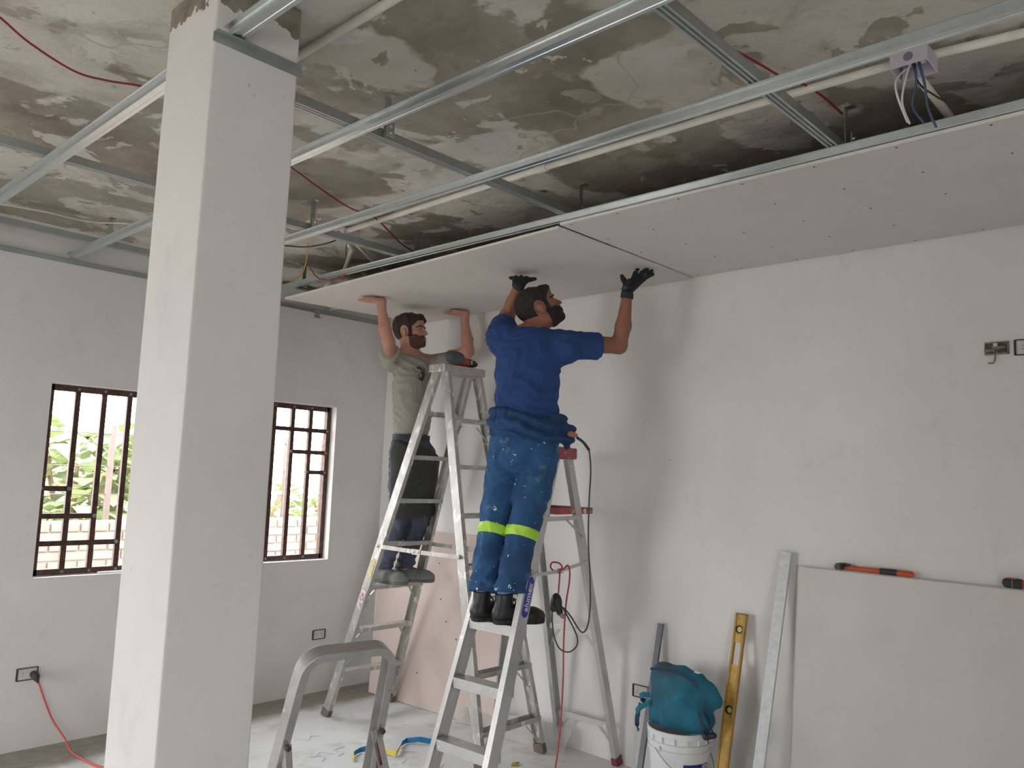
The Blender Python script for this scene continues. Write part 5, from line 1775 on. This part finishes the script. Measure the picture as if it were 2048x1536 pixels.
# ------------------------------------------------------------------ on the floor
t = thing('warning_tape', (3.1, 3.85, 0), 'crumpled strip of blue and yellow tape on the floor between the ladders', 'tape')
tp = [(2.868, 3.815), (2.880, 3.842), (2.920, 3.885), (2.975, 3.910), (3.060, 3.880), (3.085, 3.800), (3.094, 3.725), (3.150, 3.762), (3.235, 3.845), (3.290, 3.868), (3.340, 3.808), (3.400, 3.735), (3.420, 3.690), (3.470, 3.735), (3.500, 3.72)]
seq = 'YYBBWYYYBBBWYY'
TC = {'Y': M('yellow_tape', (.60, .44, .03), .5), 'B': M('blue_tape', (.02, .19, .42), .5), 'W': M('pale_tape', (.62, .60, .36), .5)}
i = 0
while i < len(seq):
    j = i
    while j + 1 < len(seq) and seq[j + 1] == seq[i]: j += 1
    mb = MB()
    for q_ in range(i, j + 1):
        a, b = np.array(tp[q_]), np.array(tp[q_ + 1])
        za, zb_ = .004 + .012 * (q_ % 3 == 1), .004 + .012 * ((q_ + 1) % 3 == 1)
        tl = np.array([.018, .012])
        v = [(*a, za), (*b, zb_), (*(b + tl), zb_ + .024), (*(a + tl), za + .024)]
        w2 = [(x_ + .001, y_ + .001, z_) for x_, y_, z_ in v]
        mb.add(v + w2, [(0, 1, 2, 3), (7, 6, 5, 4), (0, 4, 5, 1), (2, 6, 7, 3), (1, 5, 6, 2), (3, 7, 4, 0)])
    mb.build({'Y': 'yellow_section', 'B': 'blue_section', 'W': 'pale_section'}[seq[i]], TC[seq[i]], t)
    i = j + 1
mb = MB()
mb.add([(3.500, 3.20, .003), (3.528, 3.172, .004), (3.560, 3.190, .010), (3.535, 3.222, .006), (3.500, 3.20, .0055), (3.528, 3.172, .0065), (3.560, 3.190, .0125), (3.535, 3.222, .0085)], [(3, 2, 1, 0), (4, 5, 6, 7), (0, 1, 5, 4), (1, 2, 6, 5), (2, 3, 7, 6), (3, 0, 4, 7)])
o = mb.build('tape_scrap', M('yellow_scrap', (.50, .42, .04), .6, 0, .2, 30, spots=[((.05, .05, .03), 60, .60, .62)]), None)
tag(o, 'small yellow tape scrap on the floor under the stepladder', 'scrap')
# sheet of cloudy plastic film along the foot of the corner board
FILM = M('cloudy_film', (.60, .58, .54), .35, 0, .1, 6, .3, 30, alpha=.42)
mb = MB()
n_ = 16
vs = []
for i in range(n_ + 1):
    u = i / n_
    y = 3.98 - .86 * u
    x = 3.800 + .06 * u + .014 * math.sin(7 * u) + .008 * math.sin(23 * u)
    for k_ in range(5):
        w = k_ / 4
        vs.append((x + .05 * w + .006 * math.sin(9 * u + 5 * w), y - .015 * w, .004 + w * (.118 - .03 * math.sin(5 * u + 1))))
k2 = len(vs)
fs = [(i * 5 + q_, i * 5 + q_ + 1, i * 5 + q_ + 6, i * 5 + q_ + 5) for i in range(n_) for q_ in range(4)]
mb.add(vs + [(x - .0015, y, z) for x, y, z in vs], fs + [tuple(k2 + v for v in f_[::-1]) for f_ in fs])
o = mb.build('plastic_film', FILM, None, smooth=True)
tag(o, 'cloudy plastic film bunched along the foot of the pinkish corner board', 'plastic sheet')
# sweepings: pale scraps of cord and plaster dust on the floor
mb = MB()
rs = random.Random(3)
for i in range(14):
    x, y = rs.uniform(2.2, 3.3), rs.uniform(3.2, 4.4)
    a = rs.uniform(0, 6.28)
    mb.tube(spline([(x, y, .003), (x + .06 * math.cos(a), y + .06 * math.sin(a), .003), (x + .10 * math.cos(a + .8), y + .10 * math.sin(a + .8), .003), (x + .16 * math.cos(a + .3), y + .16 * math.sin(a + .3), .003)], 4), .0018, 4)
o = mb.build('plaster_threads', M('pale_thread', (.62, .68, .72), .8), None)
tag(o, 'pale threads and scraps strewn over the dusty floor near the column', 'debris', kind='stuff')
